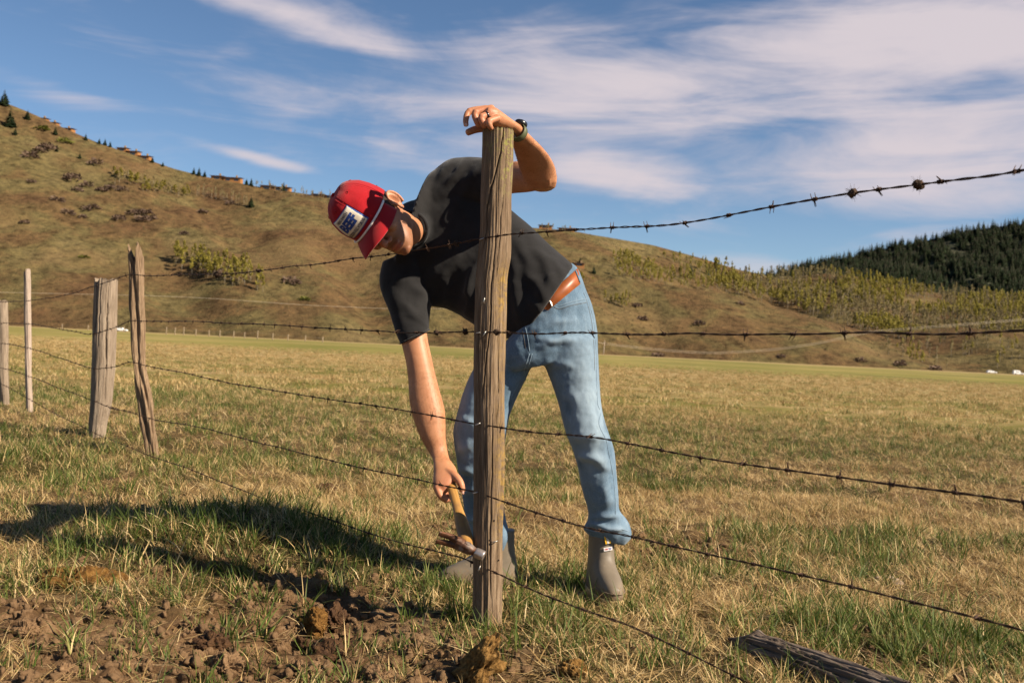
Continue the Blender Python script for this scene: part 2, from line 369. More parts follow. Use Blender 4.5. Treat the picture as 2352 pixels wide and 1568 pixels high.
def build_ground():
    ang = np.concatenate([np.linspace(-180, -44, 30)[:-1], np.linspace(-44, 40, 421), np.linspace(40, 180, 30)[1:-1]])
    rr = [0.0, 0.5, 1.0, 1.5]
    while rr[-1] < 2.1: rr.append(rr[-1]+0.1)
    while rr[-1] < 5.5: rr.append(rr[-1]+0.0125+0.004*max(0, rr[-1]-3.5))
    while rr[-1] < 6000: rr.append(rr[-1]*1.0+max(0.03, (rr[-1]-4.5)*0.045))
    rr = np.array(rr[1:]); a = np.radians(ang)
    Rg, Ag = np.meshgrid(rr, a, indexing='ij'); x = Rg*np.sin(Ag); y = Rg*np.cos(Ag)
    z = gz(x, y); V = np.stack([x, y, z], -1).reshape(-1, 3); n = len(a); m = len(rr)
    i = np.arange(m-1)[:, None]; j = np.arange(n)[None, :]; k = (j+1) % n
    F = np.stack([i*n+j+0*k, i*n+k, (i+1)*n+k, (i+1)*n+j+0*k], -1).reshape(-1, 4)
    F = F[:, ::-1]
    t = NT('pasture ground')
    soil = t.ramp(t.noise(22, 8, 0.62), [(0.28, (0.050, 0.027, 0.012)), (0.5, (0.145, 0.083, 0.040)), (0.75, (0.28, 0.18, 0.098))])
    soil = t.mix(t.step(t.noise(2.3, 3), 0.55, 0.7), soil, (0.24, 0.155, 0.085))
    thatch = t.ramp(t.noise(60, 6, 0.7, 0.4), [(0.3, (0.035, 0.020, 0.008)), (0.55, (0.11, 0.070, 0.028)), (0.75, (0.22, 0.15, 0.065))])
    green = t.ramp(t.noise(50, 6, 0.7), [(0.3, (0.022, 0.018, 0.006)), (0.55, (0.06, 0.048, 0.016)), (0.75, (0.085, 0.085, 0.020))])
    nearc = t.mix(t.attr('green'), thatch, green); nearc = t.mix(t.attr('dirt'), nearc, soil)
    # far meadow: straw with green bands
    s1 = t.noise(0.9, 6, 0.65, stretch=(0.10, 0.35, 1)); s2 = t.noise(3.2, 5, 0.7, stretch=(0.5, 0.8, 1))
    s3 = t.math('ADD', t.math('MULTIPLY', s1, 0.65), t.math('MULTIPLY', s2, 0.35))
    farc = t.ramp(s3, [(0.36, (0.085, 0.085, 0.014)), (0.47, (0.16, 0.140, 0.036)), (0.56, (0.26, 0.19, 0.078)), (0.68, (0.36, 0.26, 0.12))])
    ge = t.n('ShaderNodeNewGeometry'); sx = t.n('ShaderNodeSeparateXYZ'); t.L(ge.outputs['Position'], sx.inputs[0])
    yy = t.math('ADD', sx.outputs[1], t.math('MULTIPLY', t.math('SUBTRACT', t.noise(1.0, 4, stretch=(0.012, 0.02, 1)), 0.5), 60.0))
    ln = t.math('LOGARITHM', t.math('MAXIMUM', yy, 1.0), 10.0)
    band = t.ramp(t.math('MULTIPLY', ln, 1/3.2), [(0.36, (0.3, 0.3, 0.3)), (0.42, (0.9, 0.9, 0.9)), (0.53, (1, 1, 1)), (0.575, (0.25, 0.25, 0.25)), (0.63, (0.15, 0.15, 0.15)), (0.70, (0.3, 0.3, 0.3)), (0.77, (0.15, 0.15, 0.15)), (0.81, (0.95, 0.95, 0.95))])
    strawb = t.ramp(s2, [(0.3, (0.26, 0.185, 0.080)), (0.7, (0.38, 0.28, 0.14))])
    gband = t.ramp(t.math('ADD', t.math('MULTIPLY', t.noise(1.0, 6, 0.72, stretch=(0.022, 0.006, 1)), 0.6), t.math('MULTIPLY', t.noise(1.0, 6, 0.72, stretch=(0.12, 0.03, 1)), 0.4)), [(0.40, (0.075, 0.088, 0.011)), (0.5, (0.15, 0.145, 0.026)), (0.60, (0.27, 0.215, 0.070))])
    farc2 = t.mix(t.math('ADD', t.math('MULTIPLY', band, 0.8), t.math('MULTIPLY', t.math('SUBTRACT', t.noise(1.0, 6, 0.7, stretch=(0.03, 0.16, 1)), 0.45), 1.2), True), gband, strawb)
    farc = t.mix(t.step(ln, 1.35, 1.75), farc, farc2)
    c = t.mix(t.step(ln, 0.80, 1.1), nearc, farc)
    h = t.noise(45, 8, 0.7); h2 = t.noise(160, 4, 0.7)
    b = t.bump(h, 0.9, 0.018); b = t.bump(h2, 0.7, 0.006, b)
    mat = t.done(c, 0.95, b, 0.1)
    o = mk('ground', V, F, mat); tag(o, kind='structure')
    x = V[:, 0]; y = V[:, 1]
    set_attr(o, 'dirt', dirt_mask(x, y)); set_attr(o, 'green', green_mask(x, y)); return o
ground = build_ground()

# ------------------------------------------------------------------ hills
class Hill:
    def __init__(s, name, sky, dtop, dbase, seed, amp, mat, prof=1.0, x0=-900, x1=3400, nx=430, nv=70, back=0.35):
        s.xs = np.linspace(x0, x1, nx); s.vs = np.concatenate([np.linspace(0, 1, nv), np.linspace(1, 1+back, 8)[1:]])
        ysk = interp(s.xs, sky); dt = interp(s.xs, dtop); db = interp(s.xs, dbase)
        V = np.zeros((nx, len(s.vs), 3))
        for i, x in enumerate(s.xs):
            T = P(x, ysk[i], dt[i]); h = np.hypot(T.x, T.y); u = np.array([T.x/h, T.y/h]); rb = db[i]*h/dt[i]
            vv = np.minimum(s.vs, 1); r = rb+(h-rb)*s.vs
            z = -2.0+(T.z+2.0)*(vv**prof)
            z = np.where(s.vs > 1, T.z-(s.vs-1)**1.5*abs(T.z)*1.2-(s.vs-1)*2, z)
            V[i, :, 0] = u[0]*r; V[i, :, 1] = u[1]*r; V[i, :, 2] = z
        X = V[..., 0]; Y = V[..., 1]; w = np.clip(np.minimum(s.vs, 1)*(1-np.minimum(s.vs, 1))*4, 0, 1)[None, :]**0.7
        # gullies run down the slope: noise varies mostly along the hill
        g = fbm2(np.arctan2(X, Y)*16, np.hypot(X, Y)*0.0035, 4, seed); rid = 1-np.abs(g)*1.6
        g1 = fbm2(np.arctan2(X, Y)*11+np.hypot(X, Y)*0.004, np.hypot(X, Y)*0.0022, 3, seed, 0.42); rid = g1
        V[..., 2] += amp*rid*w + amp*0.20*fbm2(X*0.03, Y*0.03, 4, seed+5)*np.clip(w+0.05, 0, 1)
        s.V = V; n = len(s.vs)
        i = np.arange(nx-1)[:, None]; j = np.arange(n-1)[None, :]
        F = np.stack([i*n+j, (i+1)*n+j, (i+1)*n+j+1, i*n+j+1], -1).reshape(-1, 4)
        s.o = mk(name, V.reshape(-1, 3), F, mat); tag(s.o, kind='structure'); s.g = (rid-0.4)
    def pt(s, x, v):
        fx = np.clip((x-s.xs[0])/(s.xs[1]-s.xs[0]), 0, len(s.xs)-1.001); i = int(fx); a = fx-i
        fv = np.interp(v, s.vs, np.arange(len(s.vs))); j = min(int(fv), len(s.vs)-2); b = fv-j
        V = s.V; return (1-a)*((1-b)*V[i, j]+b*V[i, j+1])+a*((1-b)*V[i+1, j]+b*V[i+1, j+1])
    def at(s, x, y):
        """the point of the slope seen at photo position x, y"""
        best = None
        for v in np.linspace(0.0, 1.0, 160):
            p = s.pt(x, v)
            q = W2P(p)
            if q[1] <= y: return p
            best = p
        return best
def hill_mat(name, greenish=0.5, seed=0.0):
    t = NT(name)
    a = t.noise(0.018, 7, 0.62, 0.4, loc=(seed, 0, 0)); b = t.noise(0.16, 7, 0.75, loc=(0, seed, 0)); c0 = t.noise(0.55, 4, 0.7)
    base = t.ramp(a, [(0.32, (0.092, 0.054, 0.028)), (0.46, (0.108, 0.072, 0.034)), (0.54, (0.108, 0.086, 0.038)), (0.68, (0.140, 0.108, 0.052))])
    fine = t.ramp(b, [(0.34, (0.36, 0.34, 0.32)), (0.5, (0.95, 0.95, 0.92)), (0.66, (1.45, 1.38, 1.25))])
    c = t.mix(1.0, base, fine, 'MULTIPLY')
    specks = t.step(c0, 0.60, 0.70); c = t.mix(t.math('MULTIPLY', specks, 0.5), c, (0.07, 0.058, 0.022))
    warm = t.step(t.noise(0.009, 4, 0.6, loc=(3+seed, 9, 0)), 0.52, 0.66); c = t.mix(t.math('MULTIPLY', warm, 0.45), c, (0.175, 0.105, 0.050))
    bm = t.bump(b, 0.9, 2.2); bm = t.bump(c0, 0.7, 0.7, bm)
    return t.done(c, 0.95, bm, 0.05)
hm = hill_mat('sagebrush slope')
MAIN_SKY = [(-900, -40), (-400, 60), (-200, 130), (0, 232), (60, 255), (160, 300), (220, 326), (300, 354), (400, 388), (480, 408), (600, 430), (680, 442), (770, 456),
            (900, 477), (1000, 493), (1100, 508), (1210, 522), (1300, 530), (1400, 546), (1500, 563), (1600, 590), (1700, 620), (1780, 636), (1850, 632), (1895, 628), (1962, 634),
            (2010, 646), (2090, 664), (2210, 680), (2352, 690), (2600, 700), (3400, 720)]
SPUR_SKY = [(-900, 800), (900, 850), (1050, 790), (1150, 715), (1250, 665), (1338, 640), (1415, 640), (1559, 658), (1655, 671), (1799, 708), (1895, 735), (1991, 762), (2100, 790), (2183, 806), (2352, 846), (2600, 890), (3400, 930)]
SPUR2_SKY = [(-900, 790), (1500, 850), (1700, 838), (1850, 800), (1990, 772), (2100, 757), (2200, 752), (2352, 765), (2500, 790), (2700, 820), (3400, 860)]
FOR_SKY = [(-900, 760), (1500, 700), (1700, 655), (1770, 634), (1800, 624), (1880, 608), (1930, 597), (2000, 581), (2060, 566), (2110, 557), (2200, 537), (2280, 522), (2352, 516), (2600, 500), (2900, 560), (3400, 640)]
hill_main = Hill('hillside', MAIN_SKY, [(-900, 800), (0, 860), (1200, 820), (1700, 900), (2352, 960), (3400, 1000)], [(-900, 500), (0, 540), (1200, 545), (2352, 560), (3400, 560)], 4, 13, hm, 1.05)
hill_spur = Hill('hill_spur', SPUR_SKY, [(-900, 640), (3400, 680)], [(-900, 555), (3400, 556)], 14, 9, hill_mat('dry spur slope', 0.5, 5.0), 0.9, 700, 3000, 260, 40, 0.6)
hill_low = Hill('hill_foot', SPUR2_SKY, [(-900, 660), (3400, 700)], [(-900, 566), (3400, 566)], 24, 7, hill_mat('foothill slope', 0.5, 11.0), 0.9, 1400, 3300, 220, 36, 0.6)
fm = NT('forest floor'); fm = fm.done(fm.ramp(fm.noise(0.05, 5), [(0.3, (0.020, 0.026, 0.012)), (0.7, (0.05, 0.05, 0.024))]), 0.95)
hill_forest = Hill('forest_hill', FOR_SKY, [(-900, 1500), (3400, 1450)], [(-900, 1020), (3400, 1020)], 34, 26, fm, 0.95, 1400, 3300, 200, 50)

# ------------------------------------------------------------------ scattering (stuff only)
def scatter(name, protos, mats, pts, rot, scl, idx, label, cat, sclv=None):
    """one object: prototypes and points live in one mesh; nodes place the copies.  protos: list of (V,F,matindex per face, rnd per vertex)"""
    V = []; F = []; mi = []; pid = []; rn = []; n = 0
    for k, (v, f, m, r) in enumerate(protos):
        V.append(v); F += [tuple(i+n for i in q) for q in f]; mi += list(m); pid += [k]*len(f); rn.append(r); n += len(v)
    V = np.concatenate(V); npv = len(V); pts = np.asarray(pts, float)
    me = bpy.data.meshes.new(name); me.from_pydata(np.vstack([V, pts]).tolist(), [], F)
    for m in mats: me.materials.append(m)
    me.polygons.foreach_set('material_index', np.array(mi, dtype=np.int32)); me.polygons.foreach_set('use_smooth', np.ones(len(F), dtype=bool))
    N = npv+len(pts)
    def at(nm, typ, dom, arr, key='value'):
        a = me.attributes.new(nm, typ, dom); a.data.foreach_set(key, np.ascontiguousarray(arr).ravel())
    isp = np.zeros(N, dtype=bool); isp[:npv] = True; at('is_proto', 'BOOLEAN', 'POINT', isp)
    at('pid', 'INT', 'FACE', np.array(pid, dtype=np.int32))
    rv = np.zeros((N, 3), np.float32); rv[npv:] = rot; at('rot', 'FLOAT_VECTOR', 'POINT', rv, 'vector')
    sc = np.ones((N, 3), np.float32); s = np.asarray(scl, float); sc[npv:] = s[:, None] if s.ndim == 1 else s; at('scl', 'FLOAT_VECTOR', 'POINT', sc, 'vector')
    ix = np.zeros(N, np.int32); ix[npv:] = idx; at('idx', 'INT', 'POINT', ix)
    r = np.zeros(N, np.float32); r[:npv] = np.concatenate(rn); at('rnd', 'FLOAT', 'POINT', r)
    me.update(); o = bpy.data.objects.new(name, me); COL.objects.link(o); tag(o, label, cat, kind='stuff')
    ng = bpy.data.node_groups.new(name+'_nodes', 'GeometryNodeTree')
    ng.interface.new_socket('Geometry', in_out='INPUT', socket_type='NodeSocketGeometry'); ng.interface.new_socket('Geometry', in_out='OUTPUT', socket_type='NodeSocketGeometry')
    nd = lambda t: ng.nodes.new(t)
    gi = nd('NodeGroupInput'); go = nd('NodeGroupOutput')
    def na(nm, typ):
        q = nd('GeometryNodeInputNamedAttribute'); q.data_type = typ; q.inputs['Name'].default_value = nm; return q.outputs['Attribute']
    sep = nd('GeometryNodeSeparateGeometry'); sep.domain = 'POINT'; ng.links.new(gi.outputs[0], sep.inputs[0]); ng.links.new(na('is_proto', 'BOOLEAN'), sep.inputs['Selection'])
    spl = nd('GeometryNodeSplitToInstances'); spl.domain = 'FACE'; ng.links.new(sep.outputs[0], spl.inputs[0]); ng.links.new(na('pid', 'INT'), spl.inputs['Group ID'])
    iop = nd('GeometryNodeInstanceOnPoints'); ng.links.new(sep.outputs[1], iop.inputs['Points']); ng.links.new(spl.outputs[0], iop.inputs['Instance'])
    iop.inputs['Pick Instance'].default_value = True; ng.links.new(na('idx', 'INT'), iop.inputs['Instance Index'])
    ng.links.new(na('rot', 'FLOAT_VECTOR'), iop.inputs['Rotation']); ng.links.new(na('scl', 'FLOAT_VECTOR'), iop.inputs['Scale'])
    ng.links.new(iop.outputs[0], go.inputs[0])
    md = o.modifiers.new('scatter', 'NODES'); md.node_group = ng
    return o

# ------------------------------------------------------------------ trees
def leaf_mat(name, c0, c1, trans=0.25):
    t = NT(name); r = t.attr('rnd'); rr = t.rand()
    c = t.mix(t.math('ADD', t.math('MULTIPLY', r, 0.6), t.math('MULTIPLY', rr, 0.4)), c0, c1)
    m = t.done(c, 0.7, None, 0.2)
    tr = t.n('ShaderNodeBsdfTranslucent'); t.L(c, tr.inputs[0]); mx = t.n('ShaderNodeMixShader'); mx.inputs[0].default_value = trans
    t.L(t.b.outputs[0], mx.inputs[1]); t.L(tr.outputs[0], mx.inputs[2]); t.L(mx.outputs[0], t.out.inputs[0]); return m
M_con = leaf_mat('conifer needles', (0.009, 0.018, 0.007), (0.034, 0.050, 0.017), 0.1)
M_bark = flat('conifer bark', (0.06, 0.045, 0.03), 0.9)
M_asp = leaf_mat('young aspen leaves', (0.20, 0.175, 0.030), (0.37, 0.31, 0.065), 0.3)
M_asp2 = leaf_mat('budding aspen twigs', (0.16, 0.125, 0.058), (0.27, 0.22, 0.085), 0.2)
M_abark = flat('pale aspen bark', (0.30, 0.25, 0.18), 0.9)
M_shrub = leaf_mat('purple brown brush', (0.085, 0.056, 0.040), (0.165, 0.110, 0.076), 0.15)
M_sgreen = leaf_mat('green brush', (0.07, 0.075, 0.012), (0.15, 0.15, 0.028), 0.2)
def conifer(seed, h=12.0, w=2.6, tiers=13):
    r = np.random.default_rng(seed); V = []; F = []; mi = []; rn = []
    tv, tf = tube([(0, 0, 0), (0, 0, h*0.97)], [h*0.014, h*0.004], 5); V += list(tv); F += list(tf); mi += [1]*len(tf); rn += [0.5]*len(tv)
    for k in range(tiers):
        u = k/(tiers-1); z = h*(0.07+0.90*u); rad = w*(1-u)**0.85*(0.85+0.3*r.random())+0.12
        nb = int(9-4*u)
        for b in range(nb):
            a = 2*math.pi*(b+r.random()*0.8)/nb+k; rr = rad*(0.7+0.45*r.random()); dz = -rr*(0.35+0.25*r.random()); c, s = math.cos(a), math.sin(a)
            wd = rr*0.36; n = len(V)
            V += [np.array([0.05*c, 0.05*s, z+0.06*h/ tiers*6*0.35]), np.array([c*rr*0.6-s*wd, s*rr*0.6+c*wd, z+dz*0.55]), np.array([c*rr, s*rr, z+dz]), np.array([c*rr*0.6+s*wd, s*rr*0.6-c*wd, z+dz*0.55]), np.array([c*rr*0.5, s*rr*0.5, z+dz*0.35+rr*0.13])]
            F += [(n, n+1, n+4), (n+1, n+2, n+4), (n+2, n+3, n+4), (n+3, n, n+4)]; mi += [0]*4; rn += [r.random()]*5
    return np.array(V), F, mi, np.array(rn)
def aspen(seed, h=10.0, w=1.5, leaves=150, ls=0.42, low=0.35):
    r = np.random.default_rng(seed); V = []; F = []; mi = []; rn = []
    lean = r.normal(0, 0.02*h, 2); top = np.array([lean[0], lean[1], h*0.95])
    def addt(p, rad):
        tv, tf = tube(p, rad, 4); n = len(V); V.extend(list(tv)); F.extend([tuple(i+n for i in q) for q in tf]); mi.extend([1]*len(tf)); rn.extend([0.5]*len(tv))
    addt([(0, 0, -0.3), top*0.5, top], [h*0.013, h*0.010, h*0.003])
    limbs = []
    for b in range(9):
        u = low+ (0.9-low)*r.random(); p0 = top*u; a = r.random()*6.28; L = w*(0.5+0.6*r.random())*(1.15-u*0.6); p1 = p0+np.array([math.cos(a)*L, math.sin(a)*L, L*(0.9+0.6*r.random())])
        addt([p0, (p0+p1)/2+np.array([0, 0, -0.05*L]), p1], [h*0.005, h*0.0035, h*0.002]); limbs.append((p0, p1))
    for k in range(leaves):
        p0, p1 = limbs[r.integers(len(limbs))] if r.random() < 0.75 else (top*0.6, top)
        c = p0+(p1-p0)*(0.3+0.75*r.random())+r.normal(0, w*0.17, 3); s = ls*(0.6+0.8*r.random())
        a = r.normal(0, 1, 3); a /= np.linalg.norm(a); b = np.cross(a, r.normal(0, 1, 3)); b /= np.linalg.norm(b); n = len(V)
        V += [c-a*s*0.5, c+b*s*0.35, c+a*s*0.5, c-b*s*0.35]; F.append((n, n+1, n+2, n+3)); mi.append(0); rn += [r.random()]*4
    return np.array(V), F, mi, np.array(rn)
def brush(seed, w=1.0, h=0.9, leaves=110):
    r = np.random.default_rng(seed); V = []; F = []; mi = []; rn = []
    for k in range(leaves):
        d = r.normal(0, 1, 3); d[2] = abs(d[2]); d /= np.linalg.norm(d); c = d*np.array([w, w, h])*(0.45+0.55*r.random()); s = 0.20*w*(0.6+0.8*r.random())
        a = d+r.normal(0, 0.5, 3); a /= np.linalg.norm(a); b = np.cross(a, r.normal(0, 1, 3)); b /= np.linalg.norm(b); n = len(V)
        V += [c-a*s, c+b*s*0.6, c+a*s*1.3, c-b*s*0.6]; F.append((n, n+1, n+2, n+3)); mi.append(0); rn += [r.random()]*4
    return np.array(V), F, mi, np.array(rn)
def proto_mesh(name, pr, mats):
    v, f, m, r = pr; me = mesh_of(name, v, f, True, mats, m); a = me.attributes.new('rnd', 'FLOAT', 'POINT'); a.data.foreach_set('value', np.asarray(r, np.float32)); return me
def place(name, me, p, s, label, cat, group=None, rz=None, sz=None):
    o = bpy.data.objects.new(name, me); COL.objects.link(o); o.location = tuple(p); o.rotation_euler = (0, 0, random.random()*6.28 if rz is None else rz)
    o.scale = (s, s, sz if sz else s); tag(o, label, cat, group); return o
con_me = [proto_mesh('conifer', conifer(k, 12, 2.6, 16), [M_con, M_bark]) for k in range(4)]
asp_me = [proto_mesh('aspen', aspen(20+k, leaves=240, ls=0.70, w=1.15, low=0.3), [M_asp, M_abark]) for k in range(4)]
bare_me = [proto_mesh('bare_aspen', aspen(40+k, leaves=90, ls=0.6), [M_asp2, M_abark]) for k in range(3)]
shr_me = [proto_mesh('brush', brush(60+k), [M_shrub]) for k in range(3)]
sgr_me = [proto_mesh('green_brush', brush(70+k), [M_sgreen]) for k in range(2)]
def on_hill(h, x, y, hpx, sink=0.3):
    p = h.at(x, y); d = W2P(p)[2]; return np.array(p)-np.array([0, 0, sink]), hpx*d/FPX
# single conifers: x, y of the foot, height in photo px, words
for k, (x, y, hp, lab) in enumerate([
    (10, 243, 38, 'dark round conifer standing on the ridge at the upper left corner'), (26, 292, 48, 'large dark conifer just below the ridge at the upper left edge'),
    (64, 276, 24, 'small conifer beside the end of the longest ridge lodge'), (128, 312, 22, 'conifer on the slope below the longest ridge lodge'),
    (38, 312, 18, 'little conifer right below the large dark conifer'), (197, 322, 17, 'lone conifer on the skyline beyond the longest ridge lodge'),
    (186, 366, 16, 'lone small conifer in the open upper slope'), (134, 350, 13, 'tiny conifer among brown brush on the upper slope'),
    (228, 331, 15, 'first of the conifers clustered on the ridge before the second lodge'), (241, 335, 17, 'tallest of the conifers clustered before the second lodge'), (253, 339, 15, 'last of the conifers clustered before the second lodge'),
    (350, 374, 16, 'conifer at the far end of the second ridge lodge'), (374, 382, 12, 'small conifer on the ridge past the second lodge'),
    (445, 402, 17, 'first conifer of the ridge row before the third lodge'), (457, 404, 20, 'middle conifer of the ridge row before the third lodge'), (470, 407, 16, 'end conifer of the ridge row before the third lodge'),
    (566, 424, 16, 'conifer at the end of the third ridge lodge'), (577, 425, 19, 'taller conifer just past the third ridge lodge'), (579, 477, 28, 'lone dark conifer standing at the end of the bare aspen row'),
    (651, 436, 22, 'conifer behind the fourth ridge lodge'), (718, 448, 12, 'small conifer beside the fifth ridge lodge'),
    (1336, 605, 17, 'small conifer behind the brown cabin near the bent back'), (1368, 628, 20, 'conifer above the belt at the edge of the yellow green grove'),
    (1588, 638, 40, 'tall conifer in the saddle above the aspens'), (1626, 630, 24, 'shorter conifer in the saddle beside a tall one'), (1648, 622, 34, 'skyline conifer at the notch between both hills'), (1661, 637, 30, 'bushy conifer just under the notch of the hills'),
    (1880, 684, 16, 'tiny conifer within the pale aspen wood'), (1914, 655, 19, 'first of a close pair of conifers in the aspen wood'), (1927, 656, 24, 'second of a close pair of conifers in the aspen wood'),
    (1952, 694, 34, 'broad conifer in the middle of the aspen wood'), (1981, 684, 40, 'tall thin conifer reaching up to the dark forest edge'), (2092, 741, 32, 'slim conifer low in the aspen wood'),
    (2178, 708, 26, 'conifer beside the bare brown clearing'), (2240, 708, 26, 'conifer past the bare brown clearing'), (2286, 718, 26, 'conifer in the bright green aspens near the edge of view'), (2322, 780, 34, 'dark conifer low on the slope near the edge of view')]):
    p, hm_ = on_hill(hill_main, x, y, hp); place('conifer_tree', con_me[k % 4], p, hm_/12*(1.25 if k > 22 else 1.7), lab, 'conifer', 'single conifers on the hills', sz=hm_/12)
# brush clumps on the open slope
BR = [(170, 415, 20), (205, 428, 14), (110, 340, 14), (118, 346, 16), (222, 378, 16), (75, 362, 18), (95, 350, 14), (285, 440, 12), (240, 440, 12), (335, 508, 18), (330, 492, 14), (345, 490, 12), (222, 480, 14), (205, 487, 12), (165, 494, 14),
      (280, 505, 16), (312, 493, 14), (140, 462, 14), (260, 435, 14), (185, 440, 12), (355, 505, 12), (470, 490, 12), (505, 622, 16), (675, 650, 18), (690, 656, 14), (200, 502, 10), (70, 512, 10), (80, 420, 10), (430, 540, 10), (530, 470, 10),
      (1520, 820, 14), (1610, 745, 12), (1480, 735, 12), (1640, 835, 12), (1980, 830, 12), (2070, 838, 14), (2150, 850, 14), (2200, 845, 10), (1800, 820, 10), (1465, 705, 12), (1700, 700, 10)]
for k, (x, y, hp) in enumerate(BR):
    h = hill_spur if (x > 1400 and y > 690) else hill_main
    p, s = on_hill(h, x, y, hp, 0.2); place('brush_clump', shr_me[k % 3], p, s*1.2, 'low purple brown brush clump on the open slope', 'bush', 'brown brush on the slopes', sz=s)
for k, (x, y, hp) in enumerate([(712, 690, 11), (208, 594, 9), (150, 327, 12), (98, 300, 12)]):
    p, s = on_hill(hill_main, x, y, hp, 0.2); place('brush_clump', sgr_me[k % 2], p, s*1.6, ['bright green bush low on the slope below the aspen grove', 'small green bush on the slope above the wide split post', 'green bush under the longest ridge lodge', 'green bush near the upper end of the longest ridge lodge'][k], 'bush', sz=s)
# grove of young aspens on the near slope: separate trees
gr = random.Random(5)
for k in range(84):
    u = gr.random(); x = 415+195*u+gr.uniform(-8, 8); y = 604+46*u+gr.uniform(-16, 22); hp = gr.uniform(34, 48)
    p, s = on_hill(hill_main, x, y, hp); place('aspen_tree', asp_me[k % 4], p, s/10*1.05, 'slender yellow green aspen in the grove above the barbed wire', 'aspen', 'aspens of the grove above the wire', sz=s/10)
for k in range(34):
    u = k/33; x = 452+118*u+gr.uniform(-5, 5); y = 448+26*u+gr.uniform(-5, 4); p, s = on_hill(hill_main, x, y, gr.uniform(20, 30))
    place('aspen_tree', bare_me[k % 3], p, s/10*0.8, 'leafless pale aspen in the row below the ridge', 'aspen', 'bare aspens below the ridge', sz=s/10)
for k in range(60):
    u = gr.random(); x = 262+175*u; y = 412+36*u+gr.uniform(-10, 14); p, s = on_hill(hill_main, x, y, gr.uniform(15, 24))
    place('aspen_sapling', (asp_me if k % 4 else bare_me)[k % 3], p, s/10*2.0, 'low yellow green sapling in the thicket on the upper slope', 'sapling', 'saplings of the upper thicket', sz=s/10)
for k in range(26):
    x = 586+190*gr.random(); y = interp(x, MAIN_SKY)+gr.uniform(2, 10); p, s = on_hill(hill_main, x, y, gr.uniform(14, 26))
    place('aspen_tree', bare_me[k % 3], p, s/10, 'thin leafless tree on the ridge among the lodges', 'tree', 'thin trees on the ridge', sz=s/10)
for k in range(14):
    x = 1225+50*gr.random() if k < 9 else 1280+70*gr.random(); y = interp(x, MAIN_SKY)+gr.uniform(1, 4); p, s = on_hill(hill_main, x, y, gr.uniform(9, 18))
    place('aspen_tree', bare_me[k % 3], p, s/10, 'thin leafless tree on the ridge behind the bent back', 'tree', 'thin trees on the ridge behind the back', sz=s/10)
for k in range(70):
    u = gr.random(); x = 1335+115*u; y = 668+40*u+gr.uniform(-22, 6); p, s = on_hill(hill_main if y < 690 else hill_spur, x, y, gr.uniform(18, 30))
    place('aspen_tree', asp_me[k % 4], p, s/10*1.1, 'yellow green aspen in the grove beside the brown belt', 'aspen', 'aspens of the grove beside the belt', sz=s/10)
# woods that read as one mass
def in_poly(x, y, poly):
    c = False; n = len(poly)
    for i in range(n):
        x0, y0 = poly[i]; x1, y1 = poly[(i+1) % n]
        if (y0 > y) != (y1 > y) and x < (x1-x0)*(y-y0)/(y1-y0)+x0: c = not c
    return c
ASPEN_POLY = [(1400, 592), (1500, 590), (1600, 604), (1680, 622), (1760, 640), (1895, 632), (2010, 650), (2110, 668), (2352, 694), (2700, 705), (2700, 900), (2352, 800), (2250, 770), (2080, 790), (1990, 765), (1890, 735), (1790, 705), (1650, 672), (1550, 660), (1420, 640)]
pts = []; idx = []; scl = []; ar = np.random.default_rng(8)
while len(pts) < 4000:
    x = ar.uniform(1400, 2700); v = ar.uniform(0.05, 1.0); p = hill_main.pt(x, v); q = W2P(p)
    if not in_poly(q[0], q[1], ASPEN_POLY): continue
    nz = float(fbm2(p[0]*0.012, p[1]*0.012, 3, 66))
    if x < 1640 and q[1] < 628 and nz < -0.05: continue
    if abs(q[0]-2120) < 42 and abs(q[1]-700) < 13: continue
    g = nz+ar.normal(0, 0.3)+(0.35 if x < 1700 else 0) + (0.4 if x > 2200 and q[1] < 740 else 0)
    pts.append(p-np.array([0, 0, 0.3])); idx.append(int(ar.integers(0, 4)) if g > 0.05 else 4+int(ar.integers(0, 3))); hh = ar.uniform(0.75, 1.35)*(0.75 if x < 1640 else 1.0); scl.append((hh*0.95, hh*0.95, hh))
for _ in range(170):
    x = ar.uniform(1900, 2400); v = ar.uniform(0.1, 1.0); p = hill_low.pt(x, v)
    if float(fbm2(p[0]*0.02, p[1]*0.02, 3, 68)) < 0.1: continue
    pts.append(p-np.array([0, 0, 0.3])); idx.append(int(ar.integers(2, 7))); hh = ar.uniform(0.6, 1.1); scl.append((hh, hh, hh))
pr = [aspen(80+k, leaves=130, ls=0.85, w=1.25, low=0.3) for k in range(4)]+[(v, f, [2 if a == 0 else a for a in m], r) for (v, f, m, r) in [aspen(90+k, leaves=80, ls=0.75) for k in range(3)]]
scatter('aspen_wood', pr, [M_asp, M_abark, M_asp2], np.array(pts), np.column_stack([np.zeros((len(pts), 2)), ar.uniform(0, 6.28, len(pts))]), np.array(scl), np.array(idx), 'pale yellow green aspen wood covering the slope below the dark forest', 'wood')
pts = []; scl = []; idx = []
while len(pts) < 9000:
    x = ar.uniform(1690, 3100); v = ar.uniform(0.12, 1.02); p = hill_forest.pt(x, v); q = W2P(p)
    if abs(q[0]-2178-((q[1]-565)*1.3)) < 12 and 556 < q[1] < 590: continue
    pts.append(p-np.array([0, 0, 0.5])); hh = ar.uniform(0.7, 1.25)*1.1; scl.append((hh*1.7, hh*1.7, hh)); idx.append(int(ar.integers(0, 4)))
scatter('conifer_forest', [conifer(100+k, 12, 2.4, 9) for k in range(4)], [M_con, M_bark], np.array(pts), np.column_stack([np.zeros((len(pts), 2)), ar.uniform(0, 6.28, len(pts))]), np.array(scl), np.array(idx), 'dense dark green conifer forest on the far hill', 'forest')
